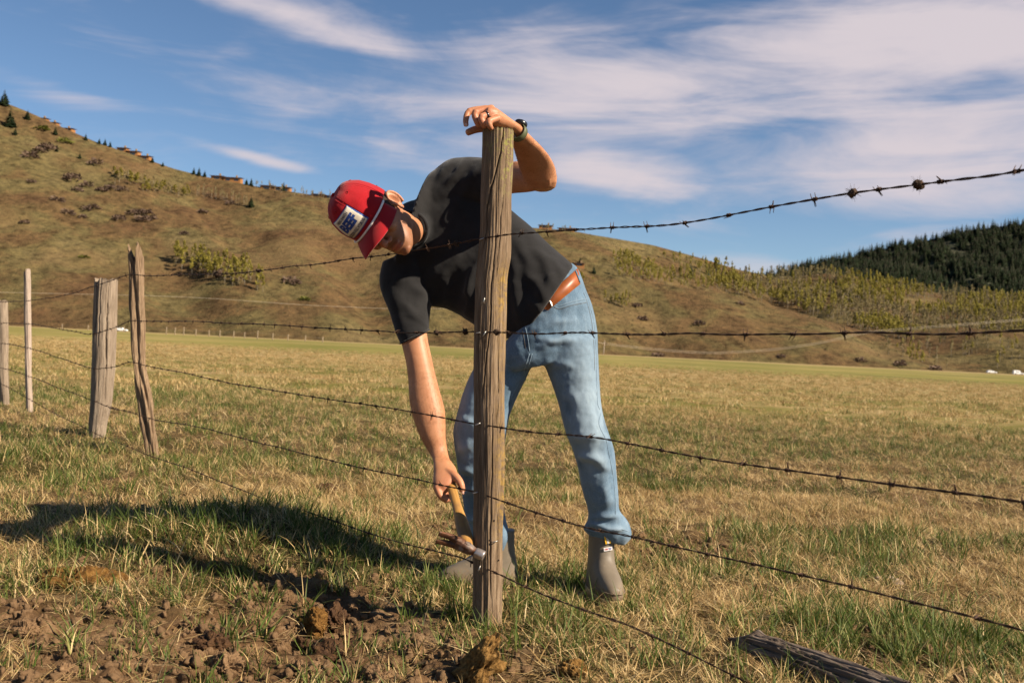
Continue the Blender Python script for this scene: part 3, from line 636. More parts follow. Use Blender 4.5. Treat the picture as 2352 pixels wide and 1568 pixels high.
# sagebrush speckle on the open slopes (uncountable)
pts = []; scl = []; idx = []
for h, n, xa, xb, va, vb in ((hill_main, 5200, -100, 1500, 0.02, 0.99), (hill_spur, 1500, 1150, 2400, 0.03, 0.98), (hill_low, 500, 1850, 2500, 0.03, 0.95)):
    for _ in range(n):
        x = ar.uniform(xa, xb); v = ar.uniform(va, vb); p = h.pt(x, v)
        if float(fbm2(p[0]*0.02, p[1]*0.02, 3, 91))+ar.normal(0, 0.3) < -0.05: continue
        pts.append(p-np.array([0, 0, 0.12])); s = ar.uniform(0.35, 0.95); scl.append((s*1.3, s*1.3, s)); idx.append(int(ar.integers(0, 3)))
M_sage = leaf_mat('sagebrush', (0.085, 0.072, 0.032), (0.17, 0.145, 0.065), 0.1)
scatter('sagebrush', [brush(120+k, 1.0, 0.8, 36) for k in range(3)], [M_sage], np.array(pts), np.column_stack([np.zeros((len(pts), 2)), ar.uniform(0, 6.28, len(pts))]), np.array(scl), np.array(idx), 'fine grey green sagebrush speckling the dry hillside', 'sagebrush')

# ------------------------------------------------------------------ ridge lodges, cabin, far fence, vehicles, power line
M_lw = flat('lodge timber', (0.30, 0.135, 0.045), 0.8); M_lr = flat('lodge roof', (0.055, 0.032, 0.028), 0.8); M_lst = flat('lodge stone', (0.26, 0.17, 0.09), 0.9)
tg = NT('lodge window'); M_lg = tg.done((0.03, 0.04, 0.05), 0.15, None, 0.5)
def lodge(vols, d, label, sink=4.0, cat='lodge'):
    x0, x1, yt, yb = vols[0]; base = P((x0+x1)/2, yb, d); o = empty('ridge_lodge', base); tag(o, label, cat, 'lodges along the ridge')
    for (a, b, yt, yb) in vols:
        pa = P(a, yb, d); pb = P(b, yb, d); top = P((a+b)/2, yt, d); w = (pb-pa).length; zb = min(pa.z, pb.z); h = max(1.8, (top.z-(pa.z+pb.z)/2)*0.78); c = (pa+pb)/2
        mk('wall', *box((c.x, c.y+4, c.z+h/2-sink/2-0.35), w, 8, h+sink-0.7), M_lw, o, False)
        rv = np.array([(-w/2-.9, -5, 0), (w/2+.9, -5, 0), (w/2+.9, 5, 0.9), (-w/2-.9, 5, 0.9), (-w/2-.9, -5, .35), (w/2+.9, -5, .35), (w/2+.9, 5, 1.3), (-w/2-.9, 5, 1.3)])+np.array([c.x, c.y+4, c.z+h-0.75])
        mk('roof', rv, [(0, 1, 5, 4), (1, 2, 6, 5), (2, 3, 7, 6), (3, 0, 4, 7), (4, 5, 6, 7), (3, 2, 1, 0)], M_lr, o, False)
        n = max(1, int(w/6))
        for k in range(n):
            mk('window', *box((c.x-w/2+(k+.5)*w/n, c.y-0.02, c.z+h*0.45), w/n*0.5, 0.12, h*0.4), M_lg, o, False)
        mk('chimney', *box((c.x+w*0.22, c.y+3, c.z+h+0.6), 1.3, 1.3, 2.6), M_lst, o, False)
lodge([(84, 104, 266, 283), (106, 128, 276, 292), (130, 164, 290, 303)], 868, 'longest lodge stepping down the ridge below the big conifers')
lodge([(268, 290, 335, 349), (292, 316, 342, 359), (318, 342, 353, 370)], 858, 'second lodge from the upper left, stepping down the skyline')
lodge([(484, 510, 399, 414), (513, 552, 403, 418)], 845, 'third lodge on the ridge, orange timber under a dark flat roof')
lodge([(597, 625, 421, 437), (628, 665, 424, 443)], 838, 'fourth ridge lodge, half hidden by thin bare trees')
lodge([(715, 742, 442, 452), (744, 770, 445, 457)], 832, 'fifth ridge lodge, the one nearest to the red cap')
lodge([(1238, 1268, 513, 526)], 825, 'dark low lodge on the ridge just behind the bent back')
lodge([(1283, 1320, 520, 532)], 828, 'flat dark lodge on the ridge above the top wire')
cp = hill_main.at(1330, 612); cd = W2P(cp)[2]
lodge([(1318, 1342, 600, 612)], cd-3, 'small brown cabin on the slope at the hem of the shirt', 3.0, 'cabin')

M_fp = flat('weathered far post', (0.30, 0.23, 0.15), 0.9); M_fw = flat('far fence wire', (0.25, 0.2, 0.15), 0.8)
ff = empty('field_fence', (0, 0, 0)); tag(ff, 'row of thin posts along the far edge of the meadow under the hill', 'fence')
FEN = [(140, 752, 15), (200, 758, 16), (282, 762, 17), (380, 776, 22), (400, 778, 22), (420, 780, 24), (448, 783, 20), (478, 786, 18), (503, 787, 20), (535, 790, 20), (560, 791, 18), (590, 793, 24), (625, 795, 20), (660, 797, 18), (700, 798, 18), (740, 800, 16)]
ends = []
for (x, y, hp) in FEN:
    d = 240+ (740-x)*0.10; g = P(x, 800, d); g.z = float(gz(g.x, g.y)); hh = hp*d/FPX*0.8
    v, f = tube([(g.x, g.y, g.z-0.3), (g.x+0.05, g.y, g.z+hh)], [0.13, 0.11], 6); mk('post', v, f, M_fp, ff); ends.append((g.x, g.y, g.z+hh*0.8))
v, f = tube(ends, 0.02, 4); mk('wire', v, f, M_fw, ff)
M_car = flat('white car paint', (0.75, 0.75, 0.74), 0.3, 0.02, 5, 0.0); M_cg = flat('car glass', (0.03, 0.035, 0.04), 0.1, 0, 5, 0); M_tyre = flat('tyre rubber', (0.02, 0.02, 0.02), 0.8)
def car(x, d, L, label, heading=0.0, van=False):
    g = P(x, 800, d); g.z = float(gz(g.x, g.y)); o = empty('parked_vehicle', g); tag(o, label, 'car', 'white vehicles at the foot of the hill')
    W = 1.8; pr = [(-L/2, .35), (L/2, .35), (L/2, .8), (L*.42, .95), (L*.2, 1.0), (L*.1, 1.6 if not van else 2.1), (-L*.3, 1.65 if not van else 2.2), (-L*.46, 1.05 if not van else 2.1), (-L/2, .9)]
    V = [(a, s*W/2*(0.85 if b > 1.2 else 1), b) for s in (-1, 1) for (a, b) in pr]; n = len(pr)
    F = [tuple(range(n))]+[tuple(range(2*n-1, n-1, -1))]+[(i, n+i, n+(i+1) % n, (i+1) % n) for i in range(n)]
    V = np.array(V)+np.array(g); mk('body', V, F, M_car, o, False)
    for wx in (-L*.3, L*.3):
        for s in (-1, 1):
            v, f = tube([(g.x+wx, g.y+s*W/2*0.9, g.z+.33), (g.x+wx, g.y+s*W/2*1.02, g.z+.33)], .33, 10); mk('wheel', v, f, M_tyre, o)
    for wx in (-L*.2, L*.02):
        mk('window', *box((g.x+wx, g.y-W*.45, g.z+1.32), L*.16, 0.08, .4), M_cg, o, False)
car(2280, 520, 5.0, 'white vehicle further in from the edge of view at the foot of the hill'); car(2341, 505, 5.2, 'white vehicle nearest the edge of view at the foot of the hill', van=True); car(277, 430, 5.0, 'white vehicle glimpsed beside the wide split post')
M_pole = flat('utility pole wood', (0.32, 0.26, 0.2), 0.9); M_cable = flat('bright cable', (0.55, 0.48, 0.38), 0.5)
pl = empty('power_line', (0, 0, 0)); tag(pl, 'thin utility pole with pale sagging cables across the lower slope', 'power line')
PD = 500
def ppt(x, y, d=PD): return np.array(P(x, y, d))
poles = [(300, 645, 700), (1085, 716, 770), (1388, 760, 800), (1940, 760, 800)]
v, f = tube([ppt(1385, 822), ppt(1389, 782)], [0.28, 0.2], 6); mk('pole', v, f, M_pole, pl)
for off in (0, 3.5):
    for path in ([(-150, 668), (300, 678), (480, 685), (700, 700), (900, 709), (1085, 716), (1388, 789)], [(1388, 787), (1500, 800), (1620, 808), (1700, 806), (1800, 798), (1900, 782), (1990, 762), (2100, 752), (2240, 741), (2420, 726)]):
        if off and path[0][0] < 0: continue
        q = spline(np.array([ppt(x, y+off) for x, y in path]), np.linspace(0, len(path)-1, 60)); v, f = tube(q, 0.055, 4); mk('cable', v, f, M_cable, pl)
# ------------------------------------------------------------------ grass
def blade_mat(name, stops, trans=0.35, rough=0.6):
    t = NT(name); f = t.math('ADD', t.math('MULTIPLY', t.attr('rnd'), 0.7), t.math('MULTIPLY', t.rand(), 0.3)); c = t.ramp(f, stops)
    t.done(c, rough, None, 0.25)
    tr = t.n('ShaderNodeBsdfTranslucent'); t.L(c, tr.inputs[0]); mx = t.n('ShaderNodeMixShader'); mx.inputs[0].default_value = trans
    t.L(t.b.outputs[0], mx.inputs[1]); t.L(tr.outputs[0], mx.inputs[2]); t.L(mx.outputs[0], t.out.inputs[0]); return t.m
M_green = blade_mat('green grass blade', [(0.0, (0.032, 0.060, 0.008)), (0.4, (0.080, 0.118, 0.018)), (0.72, (0.165, 0.185, 0.045)), (1.0, (0.30, 0.26, 0.095))], 0.3)
M_dry = blade_mat('dry straw blade', [(0.0, (0.19, 0.105, 0.034)), (0.3, (0.36, 0.235, 0.092)), (0.65, (0.54, 0.385, 0.175)), (1.0, (0.70, 0.56, 0.32))], 0.25)
def tuft(seed, nb, hmin, hmax, wid, spread, lean0, lean1, curl, mat, segs=3, mixm=None, mixp=0.0):
    r = np.random.default_rng(seed); V = []; F = []; mi = []; rn = []
    for b in range(nb):
        a = r.random()*6.2832; rad = spread*math.sqrt(r.random()); base = np.array([math.cos(a)*rad, math.sin(a)*rad, -0.006]); h = r.uniform(hmin, hmax); w = wid*r.uniform(0.6, 1.2)
        d = r.random()*6.2832; dv = np.array([math.cos(d), math.sin(d), 0]); ln = r.uniform(lean0, lean1); cu = curl*r.uniform(0.3, 1.3); tw = r.uniform(-0.9, 0.9)
        p = base.copy(); n = len(V); sd = np.array([-dv[1], dv[0], 0]); sd = sd*math.cos(tw)+dv*math.sin(tw)
        ang = ln; q = []
        for s in range(segs+1):
            u = s/segs; ww = w*(1-u**1.6)*(0.55+0.45*min(1, u*4)) if s < segs else 0
            q.append((p.copy(), ww)); ang = min(ln+cu*u, 2.1); p = p+(dv*math.sin(ang)+np.array([0, 0, 1])*math.cos(ang))*h/segs
            if p[2] < 0.002 and s > 0: p[2] = 0.002+0.004*r.random()
        for s in range(segs): V += [q[s][0]-sd*q[s][1]/2, q[s][0]+sd*q[s][1]/2]
        V.append(q[segs][0]); rv = r.random(); rn += [rv]*(2*segs+1)
        for s in range(segs-1): F.append((n+2*s, n+2*s+1, n+2*s+3, n+2*s+2))
        F.append((n+2*segs-2, n+2*segs-1, n+2*segs)); m = mat if (mixm is None or r.random() > mixp) else mixm; mi += [m]*segs
    return np.array(V), F, mi, np.array(rn)
GREEN = [tuft(200+k, 20, 0.03, 0.085+0.012*k, 0.0048, 0.035, 0.05, 0.75, 0.9, 0, 3, 1, 0.25) for k in range(6)]
GLONG = [tuft(230+k, 16, 0.08, 0.165, 0.0064, 0.03, 0.1, 0.85, 1.0, 0, 4, 1, 0.15) for k in range(3)]
DRY = [tuft(260+k, 22, 0.04, 0.13, 0.0042, 0.05, 0.40, 1.45, 0.9, 1, 3, 0, 0.08) for k in range(6)]
LIT = [tuft(290+k, 18, 0.06, 0.18, 0.0044, 0.07, 1.2, 1.62, 0.35, 1, 3, 0, 0.05) for k in range(5)]
FARG = [tuft(320+k, 46, 0.05, 0.11, 0.010, 0.13, 0.1, 0.9, 0.8, 0, 2, 1, 0.3) for k in range(3)]
FARD = [tuft(340+k, 46, 0.05, 0.14, 0.010, 0.14, 0.4, 1.35, 0.7, 1, 2, 0, 0.12) for k in range(3)]
PROT = GREEN+GLONG+DRY+LIT+FARG+FARD
iG, iL, iD, iT, iFG, iFD = 0, 6, 9, 15, 20, 23
g = np.random.default_rng(77)
def polar(n, r0, r1, a0=-36, a1=34):
    r = np.sqrt(g.uniform(r0*r0, r1*r1, n)); a = np.radians(g.uniform(a0, a1, n)); return r*np.sin(a), r*np.cos(a)
def keep_clear(x, y):
    return (np.hypot(x+0.075, y-3.03) > 0.055) & (np.hypot((x-0.345)/0.042, (y-3.42)/0.13) > 1) & (np.hypot((x+0.12)/0.12, (y-3.5)/0.04) > 1)
def make_grass(name, label, kinds):
    X = []; Y = []; I = []; SC = []
    for (n, r0, r1, i0, ni, s0, s1, dens) in kinds:
        x, y = polar(n, r0, r1); k = (g.random(n) < dens(x, y)) & keep_clear(x, y); x = x[k]; y = y[k]
        X.append(x); Y.append(y); I.append(g.integers(i0, i0+ni, len(x))); SC.append(g.uniform(s0, s1, len(x)))
    x = np.concatenate(X); y = np.concatenate(Y); z = gz(x, y); n = len(x); s = np.concatenate(SC)
    rot = np.column_stack([g.normal(0, 0.10, n), g.normal(0, 0.10, n), g.uniform(0, 6.283, n)])
    return scatter(name, PROT, [M_green, M_dry], np.column_stack([x, y, z]), rot, s, np.concatenate(I), label, 'grass')
cl = lambda x, y, s, sd: sstep(-0.25, 0.45, fbm2(x*s, y*s, 3, sd))
make_grass('green_grass', 'short green pasture grass growing in tufts', [
    (15000, 2.0, 6.5, iG, 6, 0.55, 1.15, lambda x, y: np.clip(green_mask(x, y)*(1-0.86*dirt_mask(x, y))*(0.30+0.7*cl(x, y, 5, 51)), 0, 1)*0.85+0.03),
    (1500, 2.0, 5.5, iL, 3, 0.6, 1.1, lambda x, y: np.exp(-(((x-1.3)/0.40)**2+((y-2.95)/0.33)**2))*0.9+0.10*(1-dirt_mask(x, y))*cl(x, y, 3, 52)+0.04+0.45*np.exp(-(((x+2.6)/0.8)**2+((y-5.2)/0.9)**2))),
    (2600, 2.5, 3.8, iL, 3, 0.4, 0.85, lambda x, y: np.exp(-(((x-1.22)/0.34)**2+((y-3.02)/0.26)**2))),
    (3000, 3.2, 4.8, iG, 6, 0.7, 1.25, lambda x, y: 0.7*np.exp(-(((x+0.95)/0.6)**2+((y-3.85)/0.35)**2))),
    (520, 1.9, 3.4, iL, 3, 0.45, 0.85, lambda x, y: dirt_mask(x, y)*0.55*cl(x, y, 4, 53)),
    (260, 3.0, 3.7, iL, 3, 0.5, 0.9, lambda x, y: np.exp(-(((x+0.2)/0.2)**2+((y-3.42)/0.08)**2))+np.exp(-(((x-0.37)/0.12)**2+((y-3.24)/0.06)**2))),
    (15000, 6.5, 16, iG, 6, 0.65, 1.1, lambda x, y: 0.10+0.65*green_mask(x, y)),
    (16000, 13, 85, iFG, 3, 0.7, 1.2, lambda x, y: (0.12+0.6*green_mask(x, y))*(1-0.9*sstep(32, 80, y)))])
make_grass('dry_grass', 'dry tan grass and straw matted over the pasture', [
    (13000, 2.0, 6.5, iD, 6, 0.45, 0.95, lambda x, y: np.clip((1.08-green_mask(x, y)*0.72)*(1-0.88*dirt_mask(x, y)), 0, 1)*(0.35+0.65*cl(x, y, 4, 55))),
    (19000, 2.0, 6.5, iT, 5, 0.5, 1.0, lambda x, y: np.clip((1.0-green_mask(x, y)*0.6)*(1-0.80*dirt_mask(x, y)), 0, 1)*(0.4+0.6*cl(x, y, 3, 56))),
    (15000, 6.5, 16, iD, 6, 0.6, 0.95, lambda x, y: 0.35+0.4*(1-green_mask(x, y))),
    (15000, 6.5, 16, iT, 5, 0.7, 1.2, lambda x, y: 0.45+0.4*(1-green_mask(x, y))),
    (30000, 13, 85, iFD, 3, 0.7, 1.25, lambda x, y: (0.5+0.4*(1-green_mask(x, y)))*(1-0.9*sstep(32, 80, y)))])
# loose clods of soil on the bare patch
def clod_mesh(seed):
    r = np.random.default_rng(seed); V, F = ball((0, 0, 0), (1, 0, 0), (0, 0.85, 0), (0, 0, 0.65), 16, 10); V = V*(1+0.40*fbm(V*1.7+seed, 2, seed)+0.25*fbm(V*4.5+seed, 2, seed+9))[:, None]; return V, F
t = NT('loose soil'); n_ = t.noise(120, 6, 0.7); M_soil = t.done(t.ramp(n_, [(0.3, (0.070, 0.039, 0.019)), (0.7, (0.24, 0.150, 0.080))]), 0.95, t.bump(n_, 0.6, 0.004), 0.1)
n = 15000; x, y = polar(n, 1.9, 4.6); k = (g.random(n) < dirt_mask(x, y)*0.9) & keep_clear(x, y); x = x[k]; y = y[k]; n = len(x)
s = 0.003+0.017*g.random(n)**3.0; cm = [clod_mesh(k) for k in range(5)]
scatter('loose_dirt', [(v, f, [0]*len(f), np.zeros(len(v))) for v, f in cm], [M_soil], np.column_stack([x, y, gz(x, y)+s*0.25]), g.uniform(0, 6.28, (n, 3)), s, g.integers(0, 5, n), 'crumbled brown soil on the bare trampled patch', 'dirt')
# ------------------------------------------------------------------ fence posts
def wood_mat(name, dark, mid, light, lichen=0.0, gold=0.0, grain=1.0):
    t = NT(name)
    a = t.noise(9, 8, 0.65, 0.5, (6, 6, 0.55)); b = t.noise(38, 6, 0.7, 0.3, (6, 6, 0.35)); c0 = t.noise(3.0, 4, 0.6, 0.2, (1, 1, 0.6)); sp = t.noise(110, 5, 0.75, 0, (1, 1, 0.5))
    f = t.math('ADD', t.math('MULTIPLY', a, 0.55), t.math('MULTIPLY', b, 0.45))
    c = t.ramp(f, [(0.30, dark), (0.5, mid), (0.68, light)])
    c = t.mix(t.math('MULTIPLY', t.step(c0, 0.5, 0.72), 0.55), c, tuple(v*0.55 for v in mid))
    c = t.mix(t.math('MULTIPLY', t.step(b, 0.60, 0.68), 0.75), c, tuple(v*0.35 for v in dark))
    c = t.mix(t.math('MULTIPLY', t.step(sp, 0.6, 0.75), 0.35), c, light)
    if gold: c = t.mix(t.math('MULTIPLY', t.math('MULTIPLY', t.attr('gold'), t.step(t.noise(55, 6, 0.75), 0.42, 0.62)), gold), c, (0.32, 0.20, 0.045))
    if lichen: c = t.mix(t.math('MULTIPLY', t.math('MULTIPLY', t.attr('lichen'), t.step(t.noise(70, 5, 0.7), 0.5, 0.6)), lichen), c, (0.24, 0.23, 0.06))
    bm = t.bump(b, 0.7*grain, 0.004); bm = t.bump(sp, 0.4, 0.0015, bm)
    return t.done(c, 0.85, bm, 0.15)
M_post = wood_mat('brown grey post wood', (0.052, 0.032, 0.019), (0.165, 0.113, 0.070), (0.330, 0.245, 0.162), 0.8, 0.9)
M_grey = wood_mat('silver weathered wood', (0.090, 0.066, 0.046), (0.215, 0.165, 0.118), (0.36, 0.29, 0.215))
M_twist = wood_mat('twisted dry wood', (0.055, 0.032, 0.018), (0.20, 0.135, 0.082), (0.38, 0.28, 0.175))
M_pale = wood_mat('pale picket wood', (0.22, 0.165, 0.125), (0.33, 0.26, 0.205), (0.43, 0.35, 0.285))
def post_mesh(edges, d, nseg, nring, disp, cracks=(), bury=0.15, topfn=None, tw=0.0):
    """edges: (xl, xr, y) rows from the top down; a round post through them with its own surface relief"""
    rows = [(np.array(P(xl, y, d)), np.array(P(xr, y, d))) for xl, xr, y in edges]
    K = np.array([[*(a+b)/2, np.linalg.norm(b-a)/2] for a, b in rows]); last = K[-1].copy(); dirv = K[-1, :3]-K[-2, :3]; dirv /= np.linalg.norm(dirv); last[:3] += dirv*bury; K = np.vstack([K, last])
    seglen = np.linalg.norm(np.diff(K[:, :3], axis=0), axis=1); cum = np.concatenate([[0], np.cumsum(seglen)]); L = cum[-1]
    s = np.linspace(0, L, nring); ts = np.interp(s, cum, np.arange(len(cum))); R = spline(K, ts); R[:, 3] = np.interp(s, cum, K[:, 3])
    ax = np.array(c_right); vw = np.array(-fwd)          # theta 0 = image right, 90 deg = towards viewer
    th = np.linspace(0, 2*np.pi, nseg, endpoint=False); TH, SS = np.meshgrid(th, s)
    rad = R[:, 3][:, None]+disp(TH, SS, R[:, 3][:, None])
    cx = np.array([W2P(r[:3])[:2] for r in R])
    for path, wid, dep in cracks:
        yy = cx[:, 1]; px = np.interp(yy, [p[1] for p in path], [p[0] for p in path]); on = (yy >= path[0][1]-1) & (yy <= path[-1][1])
        u = np.clip((px-cx[:, 0])*d/FPX/R[:, 3], -0.98, 0.98); tc_ = np.arccos(u)
        prof = on*np.sin(np.pi*np.clip((yy-path[0][1]+0.02)/(path[-1][1]-path[0][1]), 0.06, 1))**0.5
        prof = prof*(0.75+0.5*np.abs(fbm2(s*14, 0*s, 2, 5)))
        wv = tc_+0.05*fbm2(s*18, 0*s+3, 3, 7)
        rad -= (dep*prof)[:, None]*np.exp(-(((TH-wv[:, None])*R[:, 3][:, None])/wid)**2)
    V = R[:, None, :3]+rad[..., None]*(np.cos(TH)[..., None]*ax+np.sin(TH)[..., None]*vw)
    if topfn is not None:
        up = -np.array(dirv); w = np.exp(-SS/0.05); V = V+up*(topfn(th)[None, :, None]*np.clip(1-SS/0.22, 0, 1)[..., None])
    V = V.reshape(-1, 3); i = np.arange(nring-1)[:, None]; j = np.arange(nseg)[None, :]; k = (j+1) % nseg
    F = np.stack([i*nseg+j, (i+1)*nseg+j, (i+1)*nseg+k, i*nseg+k], -1).reshape(-1, 4)
    return V, F, R, TH, SS
def add_post(name, edges, d, mat, label, disp, nseg=120, nring=220, cracks=(), topfn=None, topdip=0.0, cat='post', group=None, bury=0.15):
    V, F, R, TH, SS = post_mesh(edges, d, nseg, nring, disp, cracks, bury, topfn)
    ring = V[:nseg]; c = ring.mean(0); prev = 0; nV = [V]; Fl = F.tolist(); base = len(V)
    rr = [0.75, 0.5, 0.25]; last = list(range(nseg))
    for q in rr:
        nv = c+(ring-c)*q; nv[:, 2] += -topdip*(1-q)+0.0022*fbm2(nv[:, 0]*160, nv[:, 1]*160, 3, 3); nV.append(nv); cur = list(range(base, base+nseg)); base += nseg
        Fl += [(last[(j+1) % nseg], last[j], cur[j], cur[(j+1) % nseg]) for j in range(nseg)]; last = cur
    nV.append((c-np.array([0, 0, topdip]))[None]); Fl += [(last[(j+1) % nseg], last[j], base) for j in range(nseg)]
    b = R[-1, :3].copy(); b[2] += bury; o = empty(name, b)
    tag(o, label, cat, group); V2 = np.concatenate(nV); sh = mk('shaft', V2, Fl, mat, o); return o, sh, V2, R
def grain(a1, a2, sd):
    return lambda TH, SS, r: a1*fbm(np.stack([np.cos(TH)*5, np.sin(TH)*5, SS*3.0], -1), 4, sd)*1.0+a2*fbm(np.stack([np.cos(TH)*17, np.sin(TH)*17, SS*5.0], -1), 3, sd+3)
PD0 = 3.03
mp_edges = [(1109, 1179, 299), (1107, 1178, 380), (1105, 1175, 450), (1104, 1174, 527), (1099, 1173, 590), (1093, 1165, 645), (1090, 1162, 738), (1088, 1158, 870), (1089, 1157, 922), (1089, 1159, 1080), (1088, 1155, 1212), (1087, 1153, 1344), (1086, 1152, 1432)]
cr = [([(1157, 296), (1151, 355), (1140, 402), (1127, 445), (1119, 481), (1120, 520), (1114, 561), (1104, 603)], 0.0016, 0.016),
      ([(1139, 560), (1137, 600), (1129, 659), (1126, 746), (1116, 843), (1106, 935)], 0.0014, 0.010),
      ([(1165, 330), (1160, 420), (1152, 500), (1146, 580), (1141, 640)], 0.0010, 0.005),
      ([(1133, 940), (1130, 1040), (1128, 1150), (1126, 1260), (1130, 1400)], 0.0012, 0.006),
      ([(1150, 640), (1146, 760), (1144, 900), (1141, 1010)], 0.0010, 0.005),
      ([(1112, 600), (1104, 700), (1100, 800), (1101, 950)], 0.0010, 0.005), ([(1145, 1100), (1144, 1250), (1141, 1420)], 0.0011, 0.006), ([(1105, 1000), (1104, 1150), (1102, 1300)], 0.0010, 0.005)]
post, sh, PV, PR = add_post('fence_post', mp_edges, PD0, M_post, 'tall round brown wooden fence post under the resting hand', grain(0.0022, 0.0011, 61), 240, 300, cr)
pj = np.array([W2P(p)[:2] for p in PV])
set_attr(sh, 'gold', np.clip(sstep(1125, 1160, pj[:, 0])*sstep(560, 640, pj[:, 1])*sstep(1290, 1200, pj[:, 1])*(0.35+0.65*(sstep(600, 650, pj[:, 1])*sstep(760, 690, pj[:, 1])+sstep(950, 1050, pj[:, 1]))), 0, 1)*0.9)
set_attr(sh, 'lichen', np.clip(sstep(1140, 1170, pj[:, 0])*sstep(470, 400, pj[:, 1])+0.35*sstep(400, 330, pj[:, 1]), 0, 1))
M_st = flat('staple steel', (0.45, 0.42, 0.38), 0.4, 0.2, 60, 0.1, metal=0.8); M_hole = flat('nail hole', (0.02, 0.012, 0.008), 0.9)
def front_d(x, y, d0=PD0, r=0.046):          # depth of the post's near face at a photo position
    cx = np.interp(y, [e[2] for e in mp_edges], [(e[0]+e[1])/2 for e in mp_edges]); q = (x-cx)*d0/FPX; return d0-math.sqrt(max(r*r-q*q, 0))
for (x, y, a) in [(1108, 549, 20), (1100, 764, 12), (1113, 766, 60), (1098, 973, 25), (1093, 1130, 15), (1101, 1304, 70), (1112, 690, 80), (1136, 1242, 10)]:
    dd = front_d(x, y)-0.001; c = np.array(P(x, y, dd)); u = np.array(c_right)*math.cos(math.radians(a))+np.array(c_up)*math.sin(math.radians(a)); n = np.array(-fwd)
    pts = [c-u*0.008-n*0.004, c-u*0.008+n*0.004, c-u*0.004+n*0.008, c+u*0.004+n*0.008, c+u*0.008+n*0.004, c+u*0.008-n*0.004]; v, f = tube(pts, 0.0017, 6, True, 2); mk('staple', v, f, M_st, post)
for (x, y) in [(1145, 1286), (1135, 1195), (1125, 1240)]:
    c = np.array(P(x, y, front_d(x, y)-0.0003)); v, f = ball(c, np.array(c_right)*0.003, np.array(c_up)*0.003, np.array(fwd)*0.001, 10, 6); mk('nail_hole', v, f, M_hole, post)
# twisted split stay
tw_edges = [(297, 327, 585), (299, 329, 632), (300, 331, 690), (303, 334, 758), (308, 333, 832), (317, 345, 900), (325, 353, 960), (332, 358, 1010), (337, 361, 1046)]
def twd(TH, SS, r):
    ph = TH+SS*1.1
    lob = -0.30*np.abs(np.sin(ph*2.5+0.4*np.sin(SS*7)))**6-0.22*np.abs(np.sin(ph*1.5+1.2+0.5*np.sin(SS*5)))**14
    return r*(lob*1.5+0.16*fbm(np.stack([np.cos(TH)*2, np.sin(TH)*2, SS*7], -1), 3, 71)+0.10*fbm(np.stack([np.cos(TH)*7, np.sin(TH)*7, SS*5], -1), 3, 72)+0.14)
add_post('fence_stay', tw_edges, 6.02, M_twist, 'crooked deeply split grey brown stay with a forked jagged top', twd, 110, 220, (), lambda th: 0.085*np.exp(-((th-0.6)/0.5)**2)+0.055*np.exp(-((th-2.9)/0.55)**2)+0.012*np.sin(th*7)-0.05*np.exp(-((th-1.75)/0.4)**2), 0.04)
fat_edges = [(220, 268, 641), (217, 267, 700), (215, 266, 760), (212, 263, 850), (209, 255, 930), (206, 245, 975), (206, 242, 1006)]
add_post('fence_post', fat_edges, 6.78, M_grey, 'stout silver grey weathered fence post with a split top', grain(0.0035, 0.0015, 81), 120, 180,
         [([(228, 636), (232, 680), (228, 740), (222, 800)], 0.006, 0.035), ([(258, 640), (254, 760), (252, 850), (247, 930)], 0.004, 0.02), ([(242, 640), (240, 700), (236, 800)], 0.003, 0.012)], lambda th: 0.006*np.sin(th*5)+0.004*np.sin(th*11+1)-0.02*np.exp(-((th-2.3)/0.35)**2), 0.01)
pk_edges = [(56, 68, 622), (56, 70, 660), (57, 71, 760), (59, 72, 850), (61, 75, 940)]
add_post('fence_stay', pk_edges, 8.55, M_pale, 'thin pale whitish stay between the stout post and the edge of view', grain(0.004, 0.002, 91), 40, 90, (), lambda th: 0.02*np.sin(th+1))
lf_edges = [(-8, 16, 690), (-6, 18, 760), (-3, 18, 850), (0, 19, 895)]
add_post('fence_post', lf_edges, 9.6, M_grey, 'grey fence post cut by the edge of view', grain(0.004, 0.002, 95), 50, 80, (), lambda th: 0.008*np.sin(th*3))

